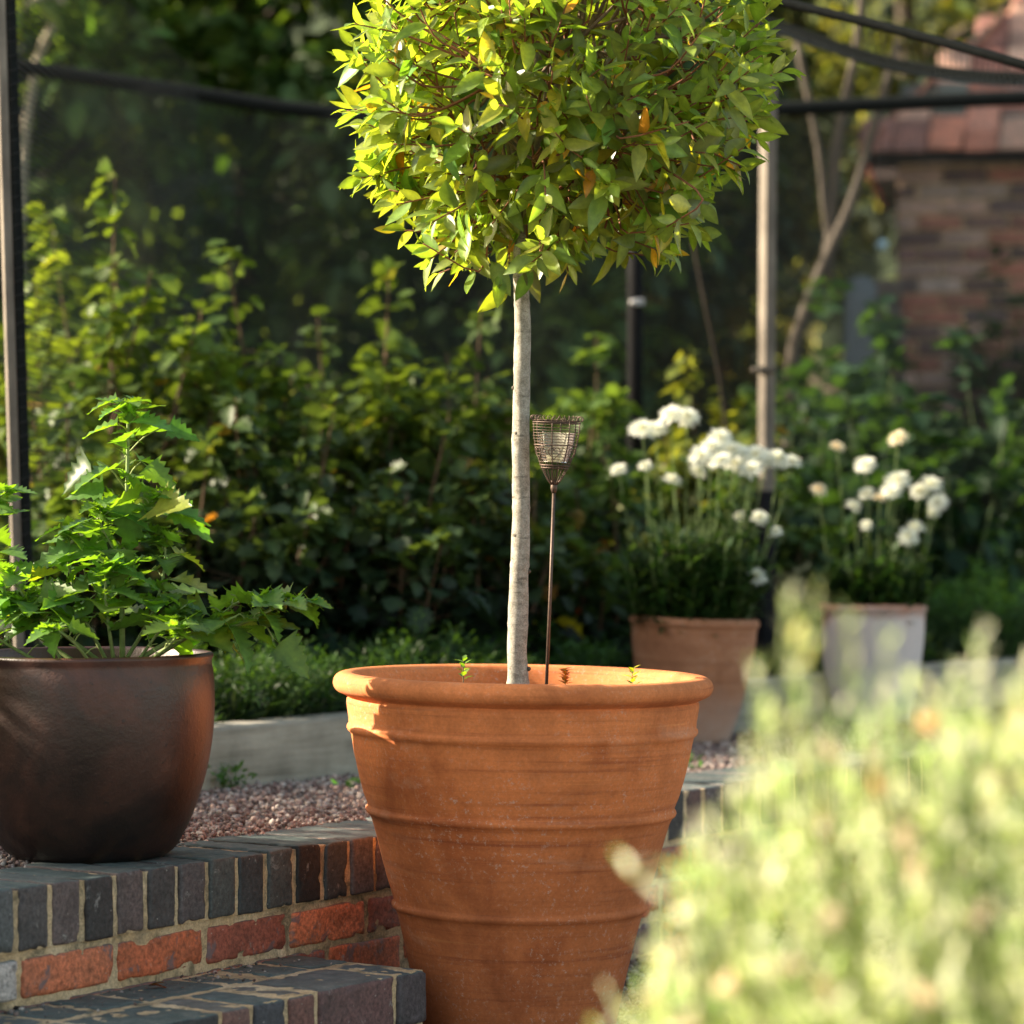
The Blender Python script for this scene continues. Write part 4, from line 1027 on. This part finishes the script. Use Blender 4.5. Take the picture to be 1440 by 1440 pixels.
# ground cover on the bed
mb = MB(); n = 16000
P = sp_(0, 0, 0)[None] + SD * rng.uniform(-1.6, 4.2, n)[:, None] - SN * (0.07 + rng.random(n) ** 1.4 * 1.9)[:, None]; P[:, 2] = 0.42
a_ = rng.uniform(0, 6.28, n)
leaves(mb, GRASS + NARROW, P, unit(np.stack([np.cos(a_) * 0.6, np.sin(a_) * 0.6, rng.uniform(0.5, 1.6, n)], 1)), unit(np.stack([-np.cos(a_), -np.sin(a_), np.full(n, .5)], 1)), rng.uniform(0.04, 0.14, n), vary((0.013, 0.032, 0.010), n, 0.12, 0.3), rng.uniform(1, 2, n))
tag(mb.build('ground_cover', M_shrub), 'low green weeds and grass covering the bed behind the sleepers', 'ground cover', kind='stuff')
# marigolds
for i, (px, py, Y, lab) in enumerate(((810, 825, 8.4, 'upper orange marigold right of the stake'), (812, 862, 8.35, 'lower orange marigold right of the stake'), (868, 848, 8.6, 'orange marigold beside the daisy pot rim'))):
    c = at(px, py, Y); e = empty('marigold', [c[0], c[1], 0.42]); tag(e, lab, 'flower'); mb = MB(); tube(mb, [[c[0], c[1], 0.42], c], 0.0015, 5, (.06, .12, .03)); mb.build('stem', M_stem, e)
    mb = MB(); D = rdir(16, 0.4); leaves(mb, SIMPLE, np.tile(c, (16, 1)), D, rdir(16, 1), np.full(16, 0.014), np.tile(np.array([[0.55, 0.13, 0.02]]), (16, 1))); mb.build('flower', M_petal, e)
# gravel weeds
for (px, py, Y, lab, h_, cnt) in ((330, 1100, 6.75, 'small leafy weed in the gravel right of the brown pot', 0.045, 34), (314, 1070, 6.72, 'thin upright weed against the sleeper', 0.055, 16), (495, 1108, 6.75, 'tiny weed by the left side of the big pot', 0.02, 10), (968, 1082, 7.2, 'small weed in the gravel right of the big pot', 0.035, 12)):
    g = at(px, py, Y); g[2] = 0.33
    r_ = empty('weed', g); tag(r_, lab, 'weed'); mb = MB(); P = []; D = []; 
    for k in range(cnt):
        o_ = rng.normal(0, 0.018, 3) * [1, 1, 0]; P.append(g + o_ + [0, 0, rng.uniform(0, h_)]); D.append(unit(rng.normal(0, 1, 3) * [1, 1, .4] + [0, 0, .7]))
    leaves(mb, SIMPLE, P, D, rdir(cnt, 2), rng.uniform(0.014, 0.026, cnt), vary((0.06, 0.15, 0.03), cnt)); mb.build('leaves', M_goose, r_)
    mb = MB()
    for k in range(4): tube(mb, [g + rng.normal(0, .004, 3) * [1, 1, 0], g + np.array([rng.normal(0, .012), rng.normal(0, .012), h_ * 1.1])], 0.0009, 4, (.08, .13, .04))
    mb.build('stems', M_stem, r_)

# ------------------------------------------------------------------ foreground bush, pale and out of focus
FB = np.array([0.415, 2.40, 0.0])
fb = empty('flowering_bush', FB); tag(fb, 'pale sunlit feathery bush, large and out of focus in the near right corner', 'bush')
st = MB(); P, D, Nn, L, C = [], [], [], [], []
C0 = FB + [-0.012, 0, 0.475]; CRf = np.array([0.35, 0.28, 0.36])
def shoot(tip, d, Ls, dens=34, pale=1.0):
    base = tip - d * Ls
    pts = spline([C0 * 0.6 + base * 0.4 - [0, 0, 0.1], base, tip], 4); tube(st, pts, 0.0014, 4, (0.20, 0.26, 0.09), False)
    a_ = unit(np.cross(d, [0.4, 0.3, 0.1])); b_ = np.cross(d, a_)
    for k in range(dens):
        f = k / dens; t = k * 2.4; o_ = a_ * math.cos(t) + b_ * math.sin(t)
        P.append(base + d * Ls * f); D.append(unit(d * 1.0 + o_ * (0.6 - 0.3 * f))); Nn.append(unit(d - o_ * .5)); L.append(rng.uniform(0.016, 0.030) * (1 - 0.3 * f)); C.append(pale)
for i in range(460):
    v = rdir(1, 0.5)[0]
    if v[2] < -0.35: v[2] *= -1
    q = rng.uniform(0.72, 1.0) ** 0.5 if i % 3 else rng.uniform(0.45, 0.8)
    tip = C0 + v * CRf * q * (1 + 0.09 * noise.noise(Vector(v * 3)))
    shoot(tip, unit(v * 0.65 + [0, 0, 0.75] + rng.normal(0, 0.26, 3)), rng.uniform(0.09, 0.17), 30, rng.uniform(0.5, 1.15))
for (px, py, dx) in ((1112, 822, -.05), (1150, 838, .2), (1192, 862, -.1), (1250, 890, .05), (1384, 878, .12), (1060, 925, -.2), (1425, 950, .3), (1085, 1010, -.1), (1150, 960, 0), (1330, 970, .05), (1055, 1060, -.15), (1035, 1110, -.2), (1000, 1150, -.3), (975, 1190, -.3), (960, 1240, -.3), (1010, 1190, -.2), (985, 1270, -.3), (930, 1300, -.3), (900, 1390, -.3), (1050, 1180, -.1), (960, 1300, -.3), (930, 1360, -.3), (1020, 1260, 0), (990, 1330, -.1), (915, 1420, -.3), (960, 1420, -.2), (1260, 1000, 0), (1180, 1000, 0)):
    shoot(at(px, py, 2.3), unit([dx, 0, 1]), 0.11, 24 if py > 960 else 17, 1.0)
shoot(at(872, 1208, 2.25), unit([-0.75, 0, 0.66]), 0.075, 11, 1.0)
for k in range(6):
    a_ = k * 1.05; tube(st, spline([FB + [0.03 * math.cos(a_), 0.03 * math.sin(a_), 0], FB + [0.1 * math.cos(a_), 0.1 * math.sin(a_), 0.25], C0 + [0.2 * math.cos(a_), 0.2 * math.sin(a_), 0.0]], 4), 0.006, 6, (0.2, 0.15, 0.09))
for i in range(160):         # lower skirt down to the ground
    a_ = rng.uniform(0, 6.28); z_ = rng.uniform(0.03, 0.4); rr_ = 0.30 * rng.uniform(0.7, 1.0); shoot(FB + [rr_ * math.cos(a_), rr_ * math.sin(a_), z_ + 0.08], unit([math.cos(a_) * .6, math.sin(a_) * .6, 0.8]), 0.1, 22, 0.9)
n = len(P); C = np.array(C)[:, None]
cc = vary((0.55, 0.67, 0.27), n, 0.10, 0.18) * C; m = rng.random(n) < 0.5; cc[m] = np.array([0.90, 0.88, 0.73]) * rng.uniform(0.8, 1.1, (m.sum(), 1))
st.build('stems', M_stem, fb); mb = MB(); leaves(mb, [leaf_t(ellip(3), 0.13, 0.3, c_) for c_ in (0.1, 0.4, -0.2)], P, D, Nn, L, np.clip(cc, 0, .85), rng.uniform(0.9, 1.4, n)); mb.build('foliage', M_pale, fb)
mb = MB(); n = 60; v = rdir(n, 0.5); v[:, 1] = -np.abs(v[:, 1]); Pp = C0 + v * CRf * rng.uniform(0.8, 1.0, (n, 1))
for k in range(n):
    D = rdir(12, 0.5); leaves(mb, SIMPLE, np.tile(Pp[k], (12, 1)), D, rdir(12, 1), np.full(12, 0.013), np.tile(np.array([[0.75, 0.62, 0.50]] if k % 7 else [[0.8, 0.52, 0.32]]), (12, 1)))
mb.build('blossoms', M_petal, fb)

# ------------------------------------------------------------------ outhouse
ROOT = np.array([1.82, 15.0, 0.35])
oh = empty('brick_outhouse', ROOT); tag(oh, 'old red brick outhouse with a moss-stained hipped clay tile roof', 'outbuilding')
EX, EYd = np.array([1.0, 0, 0]), np.array([0, 1.0, 0])
mb = MB(); BX0, BX1, BY0, BY1, EZ = 1.84, 4.9, 15.0, 17.6, 2.56
z = 0.40; row = 0
while z < EZ:
    x = BX0 + (0.0 if row % 2 else -0.0); first = True
    while x < BX1 - 0.02:
        w = (0.1 if (first and row % 2) else 0.215); first = False; w = min(w, BX1 - x)
        c = jit(random.choice(REDS + [(0.20, 0.09, 0.07), (0.14, 0.07, 0.06)]), 0.2); g_ = sum(c) / 3; c = tuple(0.72 * a + 0.35 * g_ for a in c)
        if x < BX0 + 0.3 and random.random() < 0.33: c = jit((0.50, 0.33, 0.27), 0.15)
        elif random.random() < 0.03: c = jit((0.4, 0.3, 0.26), 0.15)
        block(mb, [x + w / 2, BY0 + 0.05 + random.gauss(0, .003), z], (w - 0.010, 0.10, 0.064), [EX, EYd, UPV], c, 0.004, 0, False)
        x += w + 0.002
    y = BY0 + 0.11
    while y < BY1:
        block(mb, [BX0 + 0.05, y + 0.105, z], (0.10, 0.205, 0.064), [EX, EYd, UPV], jit(random.choice(REDS), 0.2), 0.004, 0, False); y += 0.217
    z += 0.075; row += 1
wl = mb.build('wall', M_wallb, oh)
mb = MB(); block(mb, [(BX0 + BX1) / 2, (BY0 + BY1) / 2, (EZ + 0.35) / 2], (BX1 - BX0 - 0.02, BY1 - BY0 - 0.02, EZ - 0.35), [EX, EYd, UPV], (.3, .2, .1), 0.003, 0, False); mb.build('mortar', M_mortar, oh)
# hipped roof of clay tiles
e0 = np.array([BX0 - 0.15, BY0 - 0.28, 2.60]); e1_ = np.array([BX1 + 0.15, BY0 - 0.28, 2.60]); e2_ = np.array([BX1 + 0.15, BY1 + 0.28, 2.60]); e3_ = np.array([BX0 - 0.15, BY1 + 0.28, 2.60])
APX = np.array([(BX0 + BX1) / 2 + 0.3, (BY0 + BY1) / 2, 4.6])
mb = MB(); mb.add([e0, e1_, e2_, e3_, APX], [(0, 1, 4), (1, 2, 4), (2, 3, 4), (3, 0, 4), (3, 2, 1, 0)], (0.03, 0.02, 0.02))
TILE = [(0.42, 0.16, 0.10), (0.50, 0.22, 0.15), (0.34, 0.14, 0.10), (0.28, 0.13, 0.10), (0.20, 0.15, 0.13), (0.48, 0.28, 0.2), (0.10, 0.10, 0.08)]
for A_, B_ in ((e0, e1_), (e3_, e0)):
    m_ = (A_ + B_) / 2; along = unit(B_ - A_); up_ = APX - m_; SL = np.linalg.norm(up_); up_ = up_ / SL; nrm = np.cross(along, up_); W_ = np.linalg.norm(B_ - A_)
    r_ = 0
    while r_ * 0.115 < SL - 0.1:
        f = r_ * 0.115 / SL; half = W_ / 2 * (1 - f); x = -half - 0.02 + (0.08 if r_ % 2 else 0)
        while x < half - 0.06:
            c = tuple(min(.8, a * 1.35) for a in jit(random.choice(TILE), 0.18))
            lift = 0.018 + random.gauss(0, 0.006)
            block(mb, m_ + along * (x + 0.08) + up_ * (r_ * 0.115 + 0.07) + nrm * lift, (0.155, 0.19, 0.016), [along, unit(up_ + nrm * 0.12), unit(nrm - up_ * 0.12)], c, 0.004, 0, False, 0.02); x += 0.163
        r_ += 1
mb.build('roof', M_roof, oh); oh.rotation_euler = (0, 0, R(-9))
# eave shadow board
# stub stone wall
mb = MB(); z = 0.42
while z < 2.0:
    x = 1.58 + 0.10 * max(0, (z - 1.2)); 
    while x < 1.82:
        w = min(random.uniform(0.1, 0.2), 1.825 - x + 0.02); block(mb, [x + w / 2, 14.75 + random.gauss(0, .01), z], (w, 0.2, 0.10), [EX, EYd, UPV], jit(random.choice([(0.12, 0.09, 0.07), (0.14, 0.10, 0.08), (0.09, 0.07, 0.055)]), .15), 0.012, 0.004, True, 0.03); x += w + 0.008
    z += 0.108
tag(mb.build('stone_wall', M_brick), 'stub of rough brown stone wall against the outhouse corner', 'stone wall')
mb = MB(); c = at(1203, 440, 13.2); V, F = _cube([np.linspace(-.5, .5, 7), [-.5, .5], np.linspace(-.5, .5, 12)]); V = V * [0.13, 0.05, 1.6]; V[:, 2] -= np.abs(V[:, 0] / 0.065) ** 3 * 0.05 * (V[:, 2] > 0.75); V[:, 0] += 0.03 * V[:, 2]
zt = at(0, 388, 13.2)[2]; mb.add(V + [c[0], 13.2, zt - 0.8], F, (0.12, 0.135, 0.145)); tag(mb.build('stone_slab', M_stone, None, False), 'upright grey round-topped stone slab behind the drooping plants', 'stone slab')
mb = MB(); c = at(1240, 345, 13.0); th = []; mb.add(IV * 0.055 + c, IF, (0.35, 0.5, 0.58)); tube(mb, [c, c + [0, 0, 1.3]], 0.002, 4, (.1, .1, .1)); tag(mb.build('hanging_ball', M_black), 'tiny pale blue ball hanging by the outhouse corner', 'ornament')
shrub('climbing_plant', 'dark green creeper climbing the outhouse wall at the right edge', ((1410 - 720) / FPX * 14.7, 14.72), at(0, 340, 14.7)[2] - 0.41, 0.28, 22, 40, 0.10, SIMPLE, (0.035, 0.08, 0.025), M_far, 'climber')

# bare multi-stem sapling
sb = at(1112, 560, 11.8); e = empty('bare_sapling', [sb[0], 11.8, 0.42]); tag(e, 'bare pale multi-stemmed sapling forking in front of the dark trees', 'tree')
mb = MB(); bc_ = (0.075, 0.06, 0.045)
tube(mb, spline([[sb[0] - 0.02, 11.8, 0.4], at(1112, 540, 11.8), at(1132, 440, 11.8), at(1166, 355, 11.8), at(1195, 290, 11.8), at(1218, 215, 11.8), at(1262, 60, 11.8)], 5), list(np.linspace(0.030, 0.016, 31)), 9, bc_); mb.build('trunk', M_twig, e)
mb = MB()
for pth, r0 in (([(1160, 370), (1172, 280), (1182, 180), (1205, 60), (1215, -60)], 0.017), ([(1166, 352), (1158, 280), (1150, 205), (1120, 60)], 0.013), ([(1170, 420), (1168, 340), (1164, 250), (1190, 120)], 0.010)):
    tube(mb, spline([at(x, y, 11.82) for x, y in pth], 5), r0, 8, bc_)
mb.build('branches', M_twig, e)
# arching bare branches top left
e = empty('bare_sapling', [at(40, 0, 12.5)[0], 12.5, 0.42]); tag(e, 'bare pale arching branches of a young tree at the top left corner', 'tree')
mb = MB(); x0_ = at(60, 0, 12.5)[0]; tube(mb, spline([[x0_ - 0.1, 12.5, 0.4], at(30, 300, 12.5), at(48, 110, 12.5), at(72, 40, 12.5), at(92, -30, 12.5), at(120, -200, 12.5)], 5), 0.019, 8, (0.42, 0.36, 0.27)); mb.build('trunk', M_twig, e)
mb = MB(); tube(mb, spline([at(-60, 60, 12.4), at(10, 18, 12.4), at(60, -4, 12.4), at(140, -60, 12.4)], 5), 0.018, 8, (0.42, 0.36, 0.27)); mb.build('branch', M_twig, e)

# ------------------------------------------------------------------ trees behind
def bgtree(label, x, Y, H_, R_, nl, basec, lsz=0.13, trunk=True, zlow=0.0, name='dense_tree', group='trees behind the garden'):
    e = empty(name, [x, Y, 0.4]); tag(e, label, 'tree', group)
    mb = MB(); tube(mb, spline([[x, Y, 0.35], [x + 0.05, Y, H_ * 0.4], [x - 0.05, Y, H_ * 0.8]], 5), list(np.linspace(0.11, 0.04, 11)), 10, (0.06, 0.045, 0.03))
    for k in range(9):
        a_ = k * 2.4; z_ = 0.8 + H_ * 0.08 * k; tube(mb, [[x, Y, z_], [x + math.cos(a_) * R_ * .6, Y + math.sin(a_) * R_ * .6, z_ + 0.5]], [0.035, 0.015], 6, (0.06, 0.045, 0.03))
    mb.build('trunk', M_twig, e)
    ncl = nl // 42; P, D, Nn, L, C = [], [], [], [], []
    for k in range(ncl):
        f = rng.random(); a_ = rng.uniform(0, 6.28); prof_ = 0.55 + 0.5 * math.sin(PI * min(1, f * 1.05)); q = math.sqrt(rng.uniform(0.3, 1)) * R_ * prof_
        c = np.array([x + math.cos(a_) * q, Y + math.sin(a_) * q, 0.45 + zlow + f * (H_ - 0.5)]); s = rng.uniform(0.14, 0.32)
        m = 42; v = rdir(m, 0.2); P.append(c + v * s * rng.uniform(0.4, 1, (m, 1))); D.append(unit(v + [0, 0, -0.3])); Nn.append(unit(v * .6 + [0, 0, .9] + rng.normal(0, .3, (m, 3)))); L.append(lsz * rng.uniform(0.6, 1.2, m)); C.append(vary(np.array(basec) * rng.uniform(0.5, 1.5), m, 0.1, 0.25))
    mb = MB(); leaves(mb, SIMPLE, np.concatenate(P), np.concatenate(D), np.concatenate(Nn), np.concatenate(L), np.concatenate(C), rng.uniform(0.9, 1.4, ncl * 42)); mb.build('crown', M_far, e)
DK = (0.035, 0.055, 0.025)
bg = [
    ('big dark evergreen filling the top left behind the net', -2.3, 13.4, 5.2, 1.1, 9000, (0.09, 0.155, 0.05)),
    ('lighter green tree left of centre behind the net', -1.25, 14.4, 5.6, 1.2, 9000, (0.08, 0.14, 0.045)),
    ('dark tree behind the left side of the bay crown', -0.2, 13.6, 5.2, 1.0, 8000, (0.075, 0.125, 0.05)),
    ('dark tree right behind the bay crown', 0.45, 14.6, 5.4, 0.9, 8000, DK),
    ('very dark tree between the post and the outhouse', 0.72, 17.2, 5.8, 0.95, 8000, DK),
    ('olive green tree above the outhouse roof edge', 2.4, 19.2, 7.0, 1.7, 8000, (0.15, 0.17, 0.07)),
    ('far left edge tree partly out of the picture', -3.6, 14.2, 5.6, 1.3, 8000, (0.045, 0.08, 0.025)),
    ('tall dark tree behind the outhouse', 5.2, 19.5, 7.5, 1.8, 8000, DK),
]
for t in bg: bgtree(*t)
# unseen hedge, added to shade the low left part of the scene
def hedge(label, u0, u1, Y0, Y1, H_, nl, basec, name='shade_hedge'):
    e = empty(name, [(u0 + u1) / 2, (Y0 + Y1) / 2, 0.33]); tag(e, label, 'hedge')
    mb = MB()
    for k in range(10):
        y = Y0 + (Y1 - Y0) * (k + .5) / 10; tube(mb, [[(u0 + u1) / 2, y, 0.3], [(u0 + u1) / 2, y, H_ * 0.8]], 0.02, 6, (.08, .06, .04))
    mb.build('stems', M_twig, e)
    P = np.stack([rng.uniform(u0, u1, nl), rng.uniform(Y0, Y1, nl), 0.33 + (H_ - 0.33) * rng.random(nl) ** 0.85], 1); v = rdir(nl, .3)
    mb = MB(); leaves(mb, SIMPLE, P, v, rdir(nl, 1), rng.uniform(0.05, 0.09, nl), vary(basec, nl)); mb.build('foliage', M_far, e)
hedge('unseen green hedge added beside the left end of the terrace to cast shade', -3.2, -2.75, 3.9, 7.0, 1.62, 12000, (0.04, 0.09, 0.025))

# ------------------------------------------------------------------ light, sky, camera
SUN_AZ, SUN_EL = R(-83), R(26)     # azimuth clockwise from +Y; the sun stands at the left, slightly behind
sd = Vector((math.sin(SUN_AZ) * math.cos(SUN_EL), math.cos(SUN_AZ) * math.cos(SUN_EL), math.sin(SUN_EL)))
sl = bpy.data.lights.new('sun', 'SUN'); sl.energy = 18.0; sl.angle = R(0.5); sl.color = (1.0, 0.86, 0.66)
so = bpy.data.objects.new('sun', sl); col.objects.link(so); so.rotation_euler = sd.to_track_quat('Z', 'Y').to_euler()
w = bpy.data.worlds.new('World'); scene.world = w; w.use_nodes = True; nt = w.node_tree
sky = nt.nodes.new('ShaderNodeTexSky'); sky.sky_type = 'NISHITA'; sky.sun_disc = False; sky.sun_elevation = SUN_EL; sky.sun_rotation = SUN_AZ % (2 * PI)
sky.air_density = 1.0; sky.dust_density = 2.0
bgn = nt.nodes['Background']; nt.links.new(mixc(nt, sky.outputs[0], (1.16, 1.02, 0.80), 1.0, 'MULTIPLY'), bgn.inputs[0]); bgn.inputs[1].default_value = 0.39

cam = bpy.data.cameras.new('camera'); cam.sensor_width = 36; cam.lens = FPX / 1440 * 36; cam.clip_end = 600; cam.clip_start = 0.05
cam.dof.use_dof = True; cam.dof.focus_distance = 5.5; cam.dof.aperture_fstop = 3.25; cam.dof.aperture_blades = 0
co = bpy.data.objects.new('camera', cam); col.objects.link(co); co.location = (0, 0, CAMZ); co.rotation_euler = (PI / 2 - 20 / FPX, 0, 0)
scene.camera = co
scene.view_settings.view_transform = 'Standard'; scene.view_settings.look = 'None'; scene.view_settings.exposure = 0
scene.render.engine = 'CYCLES'; scene.cycles.max_bounces = 8; scene.cycles.transparent_max_bounces = 12
